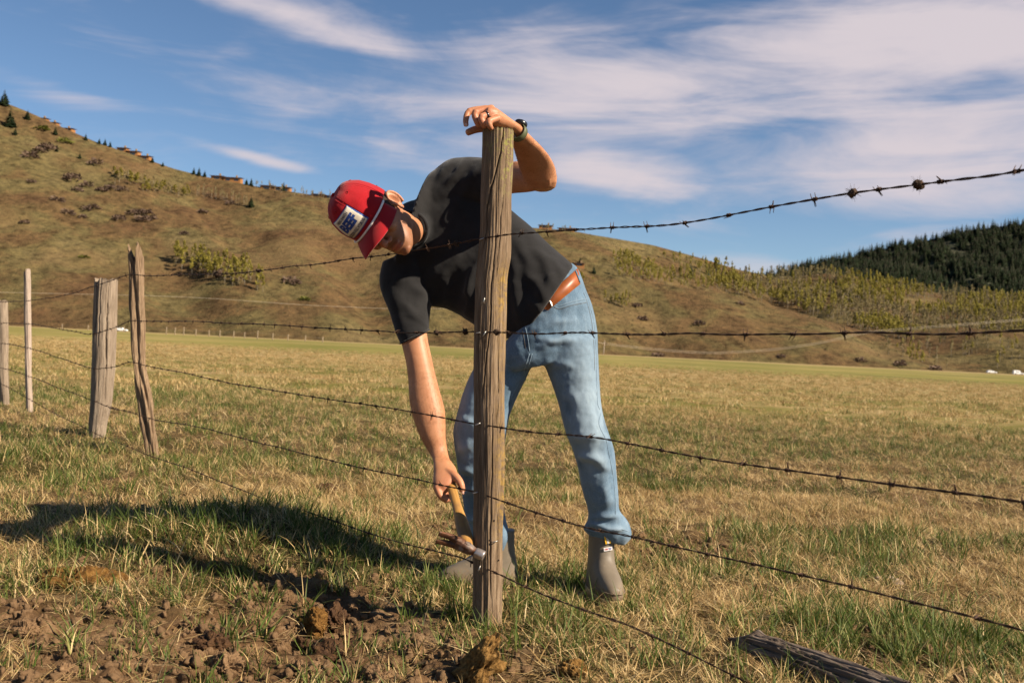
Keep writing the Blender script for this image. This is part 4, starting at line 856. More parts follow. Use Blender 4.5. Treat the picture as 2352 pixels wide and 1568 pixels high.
# ------------------------------------------------------------------ barbed wire
def wire_d(x): return 2.975/(1+0.75*(x-1125.0)/1227.0)
M_wire = flat('rusty wire', (0.060, 0.034, 0.022), 0.65, 0.5, 220, 0.3, 0.0005, 0.5)
M_burr = flat('dried burr', (0.05, 0.03, 0.018), 0.95, 0.5, 300, 0.6, 0.002)
W = [[(0, 693), (20, 693), (75, 690), (150, 677), (205, 661), (250, 647), (297, 632), (335, 632), (420, 631), (500, 629), (560, 627), (700, 608), (805, 595), (860, 590), (945, 578), (1040, 561), (1105, 548), (1140, 543), (1172, 538), (1230, 534), (1340, 526), (1460, 519), (1550, 514), (1640, 501), (1800, 467), (1950, 440), (2120, 420), (2280, 403), (2352, 390), (2600, 350)],
     [(0, 743), (20, 742), (70, 744), (120, 752), (190, 765), (215, 766), (262, 753), (298, 738), (335, 737), (440, 738), (520, 742), (640, 747), (745, 754), (830, 759), (920, 763), (1005, 763), (1088, 762), (1120, 763), (1160, 763), (1235, 765), (1340, 765), (1475, 769), (1580, 767), (1670, 771), (1840, 769), (1990, 764), (2160, 769), (2310, 763), (2352, 760), (2600, 752)],
     [(0, 788), (20, 790), (70, 800), (150, 826), (212, 846), (265, 841), (300, 832), (335, 840), (430, 858), (520, 877), (640, 898), (770, 918), (900, 938), (1020, 958), (1092, 971), (1125, 976), (1157, 981), (1220, 990), (1360, 1003), (1440, 1017), (1550, 1040), (1750, 1073), (1940, 1100), (2150, 1127), (2352, 1155), (2600, 1190)],
     [(0, 845), (20, 848), (70, 865), (150, 896), (215, 920), (260, 938), (300, 946), (350, 962), (480, 985), (600, 1017), (740, 1053), (880, 1085), (990, 1108), (1090, 1129), (1125, 1139), (1155, 1149), (1250, 1180), (1340, 1208), (1450, 1230), (1560, 1255), (1700, 1287), (1850, 1325), (2000, 1360), (2180, 1405), (2352, 1450), (2600, 1515)],
     [(0, 880), (30, 895), (100, 935), (200, 985), (330, 1040), (430, 1075), (520, 1110), (620, 1150), (700, 1172), (850, 1225), (980, 1260), (1060, 1280), (1090, 1294), (1125, 1309), (1156, 1323), (1250, 1365), (1350, 1405), (1450, 1440), (1560, 1490), (1650, 1535), (1720, 1568), (1900, 1650)]]
LAB = ['topmost strand of rusty barbed wire, rising towards the upper edge', 'second barbed wire strand from the top, running nearly level', 'third barbed wire strand from the top, crossing the hanging forearm', 'fourth barbed wire strand from the top, crossing the gripping hand', 'lowest barbed wire strand, stapled beside the hammer head']
BURR = {0: [(500, 629), (1953, 440), (2123, 420), (1045, 561), (596, 622)], 1: [(1005, 763), (1068, 763), (1146, 763)]}
def barb_mesh():
    parts = []
    for s in (-1, 1):
        a = np.linspace(0, 4*np.pi, 15); pts = np.column_stack([s*0.003+a/(4*np.pi)*0.004, 0.0034*np.cos(a), 0.0034*np.sin(a)]).tolist()
        pts = [[pts[0][0], pts[0][1]+0.003*s, pts[0][2]+0.014*s]]+pts+[[pts[-1][0], pts[-1][1]-0.004*s, pts[-1][2]-0.014*s]]; parts.append(tube(pts, [0.0006]+[0.00115]*15+[0.0006], 5))
    V, F = join(parts); return mesh_of('barb', V, F, True, [M_wire])
BARB = barb_mesh()
def burr_mesh():
    r = np.random.default_rng(4); V, F = ball((0, 0, 0), (0.0085, 0, 0), (0, 0.008, 0), (0, 0, 0.011), 16, 10); V = V*(1+0.35*fbm(V*260, 3, 6))[:, None]; parts = [(V, F)]
    for _ in range(34):
        d = r.normal(0, 1, 3); d /= np.linalg.norm(d); parts.append(tube([d*0.006, d*(0.012+0.008*r.random())+r.normal(0, 0.002, 3)], [0.0004, 0.00015], 3))
    V, F = join(parts); return mesh_of('burr', V, F, True, [M_burr])
BURRM = burr_mesh()
for wi, path in enumerate(W):
    pts = np.array([P(x, y, wire_d(x)) for x, y in path]); m = len(pts)
    fine = spline(pts, np.linspace(0, m-1, m*60)); seg = np.linalg.norm(np.diff(fine, axis=0), axis=1); cum = np.concatenate([[0], np.cumsum(seg)]); L = cum[-1]
    n = int(L/0.007); s = np.linspace(0, L, n); C = np.column_stack([np.interp(s, cum, fine[:, k]) for k in range(3)])
    ker = np.ones(9)/9; C2 = C.copy()
    for k in range(3): C2[4:-4, k] = np.convolve(C[:, k], ker, 'valid')
    C = C2+np.column_stack([np.zeros(n), 0.0025*fbm2(s*3, 0*s, 2, wi+3), 0.003*fbm2(s*3, 0*s+9, 2, wi)])
    T = np.gradient(C, axis=0); T /= np.linalg.norm(T, axis=1, keepdims=True); A = np.cross(T, np.array([0, 0, 1.0])); A /= np.linalg.norm(A, axis=1, keepdims=True); B = np.cross(T, A)
    root = empty('barbed_wire', C[n//2]); tag(root, LAB[wi], 'barbed wire', 'barbed wire strands of the fence')
    ph = s*2*np.pi/0.085+0.8*fbm2(s*2, 0*s, 2, 40+wi); hr = 0.00145*(1+0.35*fbm2(s*5, 0*s, 2, 44))
    for k in (0, 1):
        a = ph+k*np.pi; H = C+(np.cos(a)*hr)[:, None]*A+(np.sin(a)*hr)[:, None]*B; v, f = tube(H, 0.0014, 5); mk('strand', v, f, M_wire, root)
    sb = 0.03+0.05*wi; br = random.Random(wi)
    while sb < L-0.05:
        i = int(sb/L*(n-1)); q = Matrix((T[i], A[i], B[i])).transposed().to_4x4(); o = bpy.data.objects.new('barb', BARB); COL.objects.link(o); o.parent = root
        o.matrix_local = Matrix.Translation(Vector(C[i])-Vector(C[n//2])) @ q @ Matrix.Rotation(br.random()*6.28, 4, 'X'); px, py, dd = W2P(C[i]); sb += 0.115+0.03*br.random()
    for (bx, by) in BURR.get(wi, []):
        i = int(np.argmin([abs(W2P(c)[0]-bx) for c in C[::4]]))*4; o = bpy.data.objects.new('burr', BURRM); COL.objects.link(o); o.parent = root; o.location = Vector(C[i])-Vector(C[n//2]); o.rotation_euler = (br.random()*6, br.random()*6, br.random()*6)
        if bx == 500: o.scale = (1.9, 1.9, 1.9)
    if wi == 3:       # splice where the wire was mended
        i = int(np.argmin([abs(W2P(c)[0]-262) for c in C])); i0 = max(0, i-14); i1 = i+14; q = C[i0:i1]; u = np.linspace(0, 9*np.pi, len(q)*6); cc = np.column_stack([np.interp(np.linspace(0, 1, len(u)), np.linspace(0, 1, len(q)), q[:, k]) for k in range(3)])
        H = cc+0.008*np.cos(u)[:, None]*A[i]+0.007*np.sin(u)[:, None]*B[i]; v, f = tube(H, 0.0016, 5); mk('splice', v, f, M_wire, root)

# ------------------------------------------------------------------ things on the ground
def gp(x, y, dz=0.0):
    """ground point seen at a photo position"""
    d = 2.0
    lo, hi = 1.5, 60
    for _ in range(60):
        d = (lo+hi)/2; p = P(x, y, d)
        if p.z > float(gz(p.x, p.y)): lo = d
        else: hi = d
    p = P(x, y, d); return np.array([p.x, p.y, float(gz(p.x, p.y))+dz])
t = NT('dried dung'); n_ = t.noise(70, 7, 0.72, 0.3); M_dung = t.done(t.ramp(n_, [(0.32, (0.060, 0.026, 0.006)), (0.55, (0.150, 0.075, 0.018)), (0.75, (0.26, 0.145, 0.045))]), 0.9, t.bump(n_, 0.9, 0.008), 0.15)
t = NT('dark fresh dung'); n_ = t.noise(60, 7, 0.72, 0.3); M_dung2 = t.done(t.ramp(n_, [(0.32, (0.028, 0.011, 0.004)), (0.6, (0.075, 0.034, 0.010)), (0.8, (0.15, 0.075, 0.022))]), 0.75, t.bump(n_, 0.9, 0.008), 0.3)
t = NT('tan clod'); n_ = t.noise(55, 8, 0.72, 0.2); M_clod = t.done(t.ramp(n_, [(0.34, (0.060, 0.030, 0.010)), (0.52, (0.22, 0.120, 0.036)), (0.72, (0.36, 0.215, 0.078))]), 0.95, t.bump(n_, 1.0, 0.014), 0.1)
t = NT('pale stone'); n_ = t.noise(80, 8, 0.7); M_stone = t.done(t.ramp(n_, [(0.3, (0.20, 0.145, 0.095)), (0.7, (0.39, 0.30, 0.215))]), 0.95, t.bump(n_, 0.8, 0.004), 0.1)
def lump(name, x, y, hw, hd, hh, mat, label, cat, seed, rz=0.0, rough=0.35, freq=2.2, group=None, tilt=0.0):
    p = gp(x, y); V, F = ball((0, 0, 0), (1, 0, 0), (0, 1, 0), (0, 0, 1), 110, 66); Vm = V*np.array([hw, hd, hh]); mnr = min(hw, hd, hh); fq = 0.5*freq/(hw*hd*hh)**(1/3); nn = fbm(Vm*fq+seed*3.7, 5, seed, 0.6)
    V = Vm+V*(rough*1.3*mnr*nn+0.10*mnr*fbm(Vm*fq*5+seed, 4, seed+50, 0.7)-0.16*mnr*np.clip(np.abs(fbm(Vm*fq*2.6+seed, 3, seed+60))*-4+1, 0, 1))[:, None]; V[:, 0] += V[:, 2]*tilt
    c, s = math.cos(rz), math.sin(rz); V = np.column_stack([V[:, 0]*c-V[:, 1]*s, V[:, 0]*s+V[:, 1]*c, V[:, 2]]); zb = 0.6*hh; o = mk(name, V+np.array([0, 0, zb*0.55]), F, mat); o.location = tuple(p); tag(o, label, cat, group); return o
lump('earth_clod', 1100, 1560, 0.037, 0.045, 0.085, M_clod, 'big ochre clod standing upright in front of the post', 'clod', 3, 0.3, 0.5, 1.8, tilt=0.45)
lump('earth_clod', 1318, 1548, 0.034, 0.03, 0.022, M_clod, 'small ochre clod lying to the side of the big upright one', 'clod', 5, 0, 0.5, 2.4)
lump('dung_pat', 722, 1440, 0.030, 0.05, 0.034, M_dung, 'split golden brown dung lump with a dark hollow', 'dung', 7, 0.2, 0.45, 2.0, 'dung on the bare ground')
lump('dung_pat', 768, 1430, 0.036, 0.05, 0.036, M_dung2, 'dark brown dung lump touching the split golden one', 'dung', 8, 0.4, 0.5, 2.0, 'dung on the bare ground')
lump('dung_pat', 775, 1498, 0.075, 0.07, 0.022, M_dung2, 'flat dark dung pat in front of the split lumps', 'dung', 9, 0.0, 0.5, 2.4, 'dung on the bare ground')
lump('dung_pat', 700, 1490, 0.030, 0.035, 0.022, M_dung2, 'small dark dung pat beside the flat one', 'dung', 17, 0.0, 0.5, 2.4, 'dung on the bare ground')
lump('dung_pat', 490, 1480, 0.055, 0.05, 0.024, M_dung2, 'brown dung pat alone in the trampled dirt', 'dung', 10, 0.5, 0.45, 2.4, 'dung on the bare ground')
lump('dung_pat', 190, 1335, 0.14, 0.09, 0.028, M_dung, 'wide golden brown dung pat just under the long shadow', 'dung', 11, 0.1, 0.4, 2.8, 'dung on the bare ground')
lump('dung_pat', 748, 1128, 0.055, 0.06, 0.030, M_dung2, 'dark dung mound in the grass behind the lowest wire', 'dung', 12, 0.1, 0.45, 2.4, 'dung on the bare ground')
lump('stone', 2040, 1338, 0.050, 0.06, 0.018, M_stone, 'flat pale stone in the grass between the lower wires', 'stone', 13, 0.3, 0.25, 1.6)
for k, (x, y, s_) in enumerate([(555, 1395, 0.035), (255, 1390, 0.03), (520, 1530, 0.04), (700, 1545, 0.035), (280, 1510, 0.026), (430, 1440, 0.022), (60, 1450, 0.03), (950, 1500, 0.03), (870, 1560, 0.035), (150, 1550, 0.03), (1010, 1440, 0.025), (640, 1330, 0.026)]):
    lump('earth_clod', x, y, s_, s_*0.9, s_*0.55, M_soil, 'grey brown crumbly clod of soil on the trampled patch', 'clod', 40+k, k, 0.55, 2.6, 'soil clods on the trampled patch')
# weathered log at the bottom edge
M_log = wood_mat('dark weathered log', (0.035, 0.026, 0.020), (0.125, 0.094, 0.072), (0.32, 0.26, 0.21))
a = gp(1672, 1478, 0.016); b = gp(2080, 1640, 0.03); L = np.linalg.norm(b-a); u = (b-a)/L; sd = np.cross(u, [0, 0, 1]); upv = np.cross(sd, u)
nr, ns = 130, 90; ss = np.linspace(0, 1, nr); th = np.linspace(0, 2*np.pi, ns, endpoint=False); TH, SS = np.meshgrid(th, ss)
r0 = np.interp(ss, [0, 0.05, 0.16, 0.3, 0.6, 1.0], [0.003, 0.012, 0.036, 0.044, 0.047, 0.046])[:, None]
grv = sum(-0.30*np.exp(-(((TH-c0-0.25*np.sin(SS*5+c0)) % (2*np.pi))/w0)**2) for c0, w0 in ((0.7, .07), (1.1, .06), (1.55, .09), (2.0, .06), (2.5, .08), (3.1, .07), (0.3, .05), (1.3, 0.04)))
rr_ = r0*(1+grv+0.10*fbm(np.stack([np.cos(TH)*3, np.sin(TH)*3, SS*5], -1), 4, 51)+0.05*fbm(np.stack([np.cos(TH)*12, np.sin(TH)*12, SS*7], -1), 3, 52))+0.012*np.exp(-((SS-0.17)/0.03)**2)*np.exp(-((TH-1.9)/0.5)**2)
V = np.stack([rr_*np.cos(TH), rr_*np.sin(TH), SS*L], -1).reshape(-1, 3)
i = np.arange(nr-1)[:, None]; j = np.arange(ns)[None, :]; k = (j+1) % ns; F = np.stack([i*ns+j, i*ns+k, (i+1)*ns+k, (i+1)*ns+j], -1).reshape(-1, 4)
o = mk('log', V, F, M_log); o.matrix_world = Matrix(((sd[0], upv[0], u[0], a[0]), (sd[1], upv[1], u[1], a[1]), (sd[2], upv[2], u[2], a[2]), (0, 0, 0, 1))); tag(o, 'dark weathered split log lying in the grass at the bottom edge', 'log')
# ------------------------------------------------------------------ person
person = empty('person', P(1250, 1385, 3.45)); person.location.z = 0.0
tag(person, 'bent-over person in red cap, black t-shirt and blue jeans, leaning on the post', 'person')
# --- materials
t = NT('tanned skin'); n1_ = t.noise(25, 4, 0.6); n2_ = t.noise(240, 3, 0.6); n3_ = t.noise(900, 2, 0.6)
c = t.ramp(n1_, [(0.3, (0.36, 0.155, 0.074)), (0.7, (0.45, 0.215, 0.110))]); c = t.mix(t.math('MULTIPLY', t.step(n2_, 0.55, 0.75), 0.25), c, (0.33, 0.13, 0.065))
c = t.mix(t.math('MULTIPLY', t.attr('flush'), 0.45), c, (0.46, 0.15, 0.09))
c = t.mix(t.math('MULTIPLY', t.attr('stubble'), t.math('ADD', 0.45, t.math('MULTIPLY', n3_, 0.6))), c, (0.060, 0.030, 0.018))
c = t.mix(t.math('MULTIPLY', t.attr('lip'), 0.7), c, (0.36, 0.10, 0.075))
M_skin = t.done(c, 0.5, t.bump(n2_, 0.25, 0.0012), 0.35, sss=0.12)
def cloth_mat(name, c0, c1, weave=900, rough=0.9, wear=None, twill=False):
    t = NT(name); a = t.noise(14, 5, 0.6); w1 = t.noise(weave, 2, 0.7, 0, (1, 1, 0.22) if twill else (1, 1, 1)); w2 = t.noise(60, 5, 0.65, 0, (1, 1, 0.3) if twill else (1, 1, 1))
    c = t.ramp(a, [(0.3, c0), (0.7, c1)]); c = t.mix(t.math('MULTIPLY', t.step(w1, 0.4, 0.7), 0.45), c, tuple(min(1, v*1.7+0.004) for v in c1))
    if wear: c = t.mix(t.math('MULTIPLY', t.math('ADD', t.attr('wear'), t.math('MULTIPLY', t.step(w2, 0.5, 0.7), 0.22)), 0.7), c, wear)
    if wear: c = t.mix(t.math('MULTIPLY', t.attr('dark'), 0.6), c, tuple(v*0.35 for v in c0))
    m = t.done(c, rough, t.bump(w1, 0.35, 0.0012), 0.12); t.b.inputs['Sheen Weight'].default_value = 0.15; t.b.inputs['Sheen Roughness'].default_value = 0.5; return m
M_tee = cloth_mat('black cotton', (0.0090, 0.0088, 0.0092), (0.016, 0.0155, 0.016))
M_jean = cloth_mat('faded denim', (0.060, 0.110, 0.165), (0.110, 0.170, 0.235), 700, 0.9, (0.29, 0.36, 0.41), True)
M_stitch = flat('denim stitching', (0.10, 0.075, 0.05), 0.9, 0.2, 300)
M_belt = flat('tan leather', (0.26, 0.072, 0.018), 0.42, 0.22, 25, 0.15, 0.001, spec=0.5)
M_buck = flat('belt metal', (0.55, 0.5, 0.42), 0.3, 0.1, 40, 0.1, metal=0.9)
M_red = cloth_mat('red cap cloth', (0.235, 0.004, 0.008), (0.275, 0.006, 0.010), 1100)
M_rope = flat('white cord', (0.72, 0.66, 0.62), 0.8, 0.08, 300, 0.5, 0.0008)
M_patch = flat('cream patch', (0.62, 0.55, 0.44), 0.85, 0.06, 300, 0.3, 0.0005); M_blue = flat('blue thread', (0.02, 0.055, 0.22), 0.6, 0.3, 200); M_navy = flat('navy thread', (0.008, 0.012, 0.035), 0.7, 0.3, 200)
t = NT('taupe rubber'); n_ = t.noise(14, 5, 0.6); n2 = t.noise(90, 5, 0.7); ge_ = t.n('ShaderNodeNewGeometry'); sz_ = t.n('ShaderNodeSeparateXYZ'); t.L(ge_.outputs['Position'], sz_.inputs[0])
c = t.ramp(n_, [(0.3, (0.128, 0.102, 0.072)), (0.7, (0.168, 0.138, 0.100))]); mud = t.math('MULTIPLY', t.step(t.math('SUBTRACT', t.math('MULTIPLY', n2, 0.16), sz_.outputs[2]), 0.0, 0.05), 0.75); c = t.mix(mud, c, (0.16, 0.105, 0.058)); c = t.mix(t.math('MULTIPLY', t.step(n2, 0.58, 0.70), 0.5), c, (0.24, 0.19, 0.13))
M_boot = t.done(c, t.math('ADD', t.math('ADD', 0.46, t.math('MULTIPLY', n2, 0.15)), t.math('MULTIPLY', mud, 0.4)), t.bump(n2, 0.12, 0.002), 0.35)
M_sole = flat('gum sole', (0.42, 0.30, 0.14), 0.7, 0.1, 40)
M_tab = flat('yellow pull tab', (0.75, 0.42, 0.02), 0.7, 0.08, 200); M_tabw = flat('grey tab stripe', (0.55, 0.53, 0.5), 0.7); M_logo = flat('white label', (0.75, 0.72, 0.70), 0.6, 0.04); M_lred = flat('label red ink', (0.5, 0.02, 0.03), 0.6); M_lblue = flat('label blue ink', (0.03, 0.05, 0.3), 0.6)
M_hair = flat('dark brown hair', (0.022, 0.012, 0.008), 0.7, 0.4, 400, 0.6, 0.002)
M_black = flat('black watch case', (0.008, 0.008, 0.009), 0.3, 0.2, 60, 0.05, 0.0005, spec=0.5); M_strap = flat('olive watch strap', (0.085, 0.095, 0.045), 0.55, 0.1, 80); M_ring = flat('dark metal ring', (0.05, 0.05, 0.055), 0.25, 0.1, 60, 0.05, 0.0003, metal=0.9)

# --- head frame (camera-space axes turned to world)
HD = 3.26
Fh = camdir(0.03, -0.66, 0.75).normalized(); Lh = camdir(0.583, 0.621, 0.523); Lh = (Lh-Fh*Lh.dot(Fh)).normalized(); Uh = Fh.cross(Lh).normalized()
if Uh.dot(camdir(-0.8, 0.42, 0.4)) < 0: Uh = -Uh
HO = P(872, 503, HD)
def H(f, l, u): return np.array(HO+Fh*f+Lh*l+Uh*u)
hF, hL, hU = np.array(Fh), np.array(Lh), np.array(Uh)
def hsec(z, xf, xb, hw): return np.array([*H((xf+xb)/2, 0, z), *(hF*(xf-xb)/2), *(hL*hw)])
parts = []
parts.append(loft([hsec(-.122, .080, .040, .016), hsec(-.108, .096, .012, .034), hsec(-.088, .098, -.030, .049), hsec(-.062, .096, -.068, .058), hsec(-.030, .094, -.088, .066), hsec(0, .090, -.097, .071), hsec(.03, .094, -.101, .074), hsec(.06, .092, -.100, .075), hsec(.09, .078, -.088, .066), hsec(.115, .042, -.055, .042), hsec(.127, .012, -.018, .012)], 40, 5, 2.25))
parts.append(tube([H(.088, 0, .022), H(.100, 0, .004), H(.114, 0, -.018), H(.119, 0, -.032)], [.009, .010, .0125, .0135], 14, True, 4))
for s in (-1, 1):
    parts.append(ball(H(.103, s*.0125, -.037), hF*.012, hL*.009, hU*.009)); parts.append(ball(H(.092, s*.033, .028), hF*.010, hL*.022, hU*.008))
    parts.append(ball(H(.068, s*.045, -.022), hF*.024, hL*.020, hU*.020)); parts.append(ball(H(.086, s*.032, .008), hF*.011, hL*.016, hU*.010))
    # ear: rim, lobe and bowl
    ec = lambda a, r: H(-.014+math.cos(a)*.0145*r-.006*math.sin(a), s*(.079+.016*r*(0.6-0.6*math.cos(a))), -.004+math.sin(a)*.031*r)
    rim = [ec(a, 1.0) for a in np.linspace(-0.4, 4.2, 22)]; parts.append(tube(rim, [.0035]+[.0042]*20+[.005], 8)); parts.append(ball(H(-.006, s*.079, -.034), hF*.010, hL*.006, hU*.011))
    parts.append(ball(H(-.014, s*.085, -.002), hF*.0145+hL*(-s*.007), hL*.0060, hU*.030)); parts.append(ball(H(-.010, s*.077, -.004), hF*.011, hL*.010, hU*.024)); parts.append(tube([ec(a, 0.55) for a in np.linspace(0.6, 3.9, 12)], .0035, 7)); parts.append(ball(H(.003, s*.077, -.004), hF*.005, hL*.006, hU*.007))
parts.append(ball(H(.0965, 0, -.0655), hF*.0085, hL*.024, hU*.0062)); parts.append(ball(H(.0950, 0, -.0795), hF*.0090, hL*.021, hU*.0068)); parts.append(ball(H(.086, 0, -.106), hF*.018, hL*.023, hU*.014))
# neck and torso core (under the shirt)
parts.append(tube([H(-.015, 0, -.02), H(-.022, 0, -.075), np.array(P(934, 530, 3.42)), np.array(P(948, 527, 3.50)), np.array(P(985, 525, 3.60))], [.052, .053, .053, .050, .050], 32, True, 6))
parts.append(loft([S(925, 590, 985, 445, 3.55, .07), S(955, 660, 1050, 430, 3.58, .09), S(1010, 690, 1110, 450, 3.57, .10), S(1075, 720, 1165, 500, 3.54, .10), S(1150, 750, 1250, 575, 3.50, .10), S(1210, 770, 1318, 655, 3.47, .10), S(1225, 790, 1345, 740, 3.46, .09)], 30, 4))
# legs inside the jeans
parts.append(loft([S(1255, 760, 1355, 760, 3.45, .08), S(1290, 900, 1360, 900, 3.43, .06), S(1318, 1000, 1385, 1000, 3.41, .05), S(1345, 1120, 1405, 1120, 3.43, .045), S(1373, 1230, 1415, 1230, 3.46, .035)], 20, 4))
parts.append(loft([S(1180, 800, 1270, 780, 3.47, .08), S(1095, 880, 1180, 880, 3.47, .06), S(1068, 985, 1140, 985, 3.44, .05), S(1080, 1100, 1140, 1100, 3.48, .045), S(1102, 1240, 1145, 1240, 3.52, .035)], 20, 4))
# resting arm: upper arm, elbow, forearm
parts.append(loft([S(1040, 470, 1040, 405, 3.56, .042), S(1110, 456, 1110, 380, 3.495, .046), S(1172, 445, 1174, 372, 3.42, .050), S(1215, 441, 1222, 372, 3.37, .046), S(1250, 434, 1256, 380, 3.345, .040)], 28, 5, 2, (False, True)))
parts.append(loft([S(1206, 420, 1279, 418, 3.355, .046), S(1196, 395, 1276, 388, 3.315, .050), S(1187, 366, 1264, 362, 3.25, .050), S(1180, 342, 1247, 340, 3.19, .043), S(1176, 325, 1226, 319, 3.145, .034), S(1172, 310, 1207, 300, 3.11, .027), S(1167, 300, 1193, 285, 3.085, .026)], 28, 5, 2, (True, False)))
parts.append(ball(P(1251, 409, 3.355), np.array(c_right)*.042, np.array(c_up)*.042, np.array(fwd)*.042))
# resting hand
parts.append(loft([S(1165, 303, 1190, 284, 3.085, .027), S(1155, 297, 1174, 274, 3.065, .031), S(1143, 293, 1157, 262, 3.045, .036), S(1131, 288, 1140, 250, 3.03, .039), S(1122, 283, 1128, 247, 3.02, .036)], 24, 5, 2.4, (True, True)))
FING = [[(1143, 272, 2.993, .0105), (1124, 279, 2.975, .0098), (1125, 289, 2.974, .0088), (1129, 296, 2.984, .0075)],
        [(1138, 259, 3.005, .0112), (1107, 269, 2.985, .0107), (1109, 282, 2.983, .0098), (1114, 292, 2.990, .0085)],
        [(1129, 249, 3.028, .0115), (1093, 259, 3.010, .0110), (1095, 278, 3.005, .0100), (1101, 290, 3.010, .0088)],
        [(1117, 250, 3.052, .0112), (1079, 256, 3.042, .0103), (1070, 275, 3.030, .0092), (1071, 289, 3.024, .0080)],
        [(1150, 288, 3.075, .0150), (1122, 292, 3.085, .0140), (1094, 297, 3.080, .0122), (1073, 305, 3.066, .0105)]]
for fg in FING: parts.append(tube([P(x, y, d) for x, y, d, r in fg], [r for *_, r in fg], 14, True, 4))
for fg in FING[:4]: parts.append(ball(P(*fg[1][:3]), np.array(c_right)*fg[1][3]*1.08, np.array(c_up)*fg[1][3]*1.08, np.array(fwd)*fg[1][3]*1.08))
for fg in FING[:4]: parts.append(ball(P(*fg[0][:3]), np.array(c_right)*.011, np.array(c_up)*.011, np.array(fwd)*.011))
# hanging arm
parts.append(loft([S(885, 640, 985, 610, 3.57, .050), S(905, 720, 978, 700, 3.525, .050), S(921, 785, 981, 768, 3.485, .048), S(932, 830, 990, 815, 3.465, .046), S(938, 875, 1000, 860, 3.452, .045), S(940, 915, 1012, 905, 3.442, .047), S(949, 960, 1022, 945, 3.430, .046), S(966, 1005, 1024, 995, 3.415, .040), S(983, 1035, 1027, 1030, 3.405, .032), S(994, 1055, 1032, 1052, 3.375, .026), S(996, 1068, 1037, 1064, 3.355, .025)], 30, 5))
parts.append(loft([S(995, 1060, 1034, 1056, 3.36, .025), S(996, 1082, 1047, 1074, 3.33, .026), S(995, 1100, 1050, 1090, 3.305, .028), S(995, 1116, 1042, 1108, 3.29, .027), S(999, 1126, 1034, 1120, 3.285, .022)], 26, 5, 2.5, (True, True)))
GRIP = [[(1003, 1117, 3.275, .0112), (1012, 1138, 3.262, .0108), (1024, 1147, 3.272, .0100), (1038, 1144, 3.292, .0088)],
        [(1001, 1117, 3.295, .0112), (1010, 1136, 3.283, .0108), (1023, 1142, 3.294, .0100), (1038, 1137, 3.308, .0088)],
        [(1001, 1112, 3.315, .0110), (1010, 1129, 3.303, .0104), (1023, 1134, 3.314, .0096), (1036, 1128, 3.322, .0085)],
        [(1001, 1106, 3.332, .0102), (1010, 1121, 3.322, .0096), (1022, 1125, 3.330, .0088), (1033, 1119, 3.334, .0080)],
        [(1028, 1082, 3.315, .0150), (1046, 1094, 3.285, .0140), (1058, 1110, 3.268, .0122), (1062, 1128, 3.262, .0105)]]
for fg in GRIP: parts.append(tube([P(x, y, d) for x, y, d, r in fg], [r for *_, r in fg], 14, True, 4))
V, F = join(parts)
BV, BF, BN = remesh(V, F, 0.0027, 3, 0.5)
loc = BV-np.array(HO); hf = loc@hF; hl = loc@hL; hu = loc@hU
# mouth line and nostrils pressed into the face
inhead = (np.linalg.norm(loc, axis=1) < 0.18)
ml = inhead*np.exp(-((hu+.0725+0.25*hl**2*10)/.0022)**2)*np.exp(-(hl/.024)**4)*(hf > .07)
BV = BV-BN*(ml*0.0035)[:, None]
for s in (-1, 1):
    re_ = ((hf+.011)/.0095)**2+((hu+.001)/.021)**2; BV = BV-(inhead*(s*hl > .079)*np.clip(1-re_, 0, 1)*0.011)[:, None]*(hL*s)[None, :]
body = mk('body', BV, BF, M_skin, person)
beard = inhead*sstep(-.030, -.055, hu+0.35*np.clip(hf-.06, -.05, .1)*-1*0+0.25*np.clip(.03-hf, 0, .05)*-1)*sstep(-.03, .0, hf)*(1-np.exp(-((hu+.072)/.012)**2)*np.exp(-(hl/.028)**2))
sideb = inhead*np.exp(-((hf-.018)/.016)**2)*sstep(.045, .0, np.abs(hu-.01)-.01)*(np.abs(hl) > .05)
neckb = inhead*sstep(-.11, -.14, hu)*0.0
must = inhead*np.exp(-((hu+.054)/.008)**2)*np.exp(-(hl/.028)**4)*(hf > .08)
set_attr(body, 'stubble', np.clip(0.75*beard+0.9*sideb+0.45*must, 0, 1)*0.75)
set_attr(body, 'lip', inhead*np.exp(-((hu+.0725)/.010)**2)*np.exp(-(hl/.023)**4)*(hf > .092))
hand1 = np.array([P(1105, 275, 3.0)]); hand2 = np.array([P(1030, 1125, 3.28)])
set_attr(body, 'flush', np.clip(np.exp(-(np.linalg.norm(BV-hand1, axis=1)/.06)**2)+np.exp(-(np.linalg.norm(BV-hand2, axis=1)/.05)**2)+inhead*(np.exp(-((hf-.118)/.02)**2)*(np.abs(hl) < .02)+np.exp(-(np.abs(hl)-.08)**2/.0003)*0.8), 0, 1))
M_nail = flat('finger nail', (0.55, 0.32, 0.24), 0.35, 0.05, 100, 0.0, spec=0.5)
for (x, y, d, a) in [(1070.5, 287, 3.015, 75), (1063, 1131, 3.2515, 80)]:
    u = np.array(c_right)*math.cos(math.radians(a))-np.array(c_up)*math.sin(math.radians(a)); w_ = np.cross(u, np.array(fwd)); v, f = ball(P(x, y, d), u*.0058, w_*.0046, np.array(fwd)*.0014, 14, 8); mk('nail', v, f, M_nail, body)
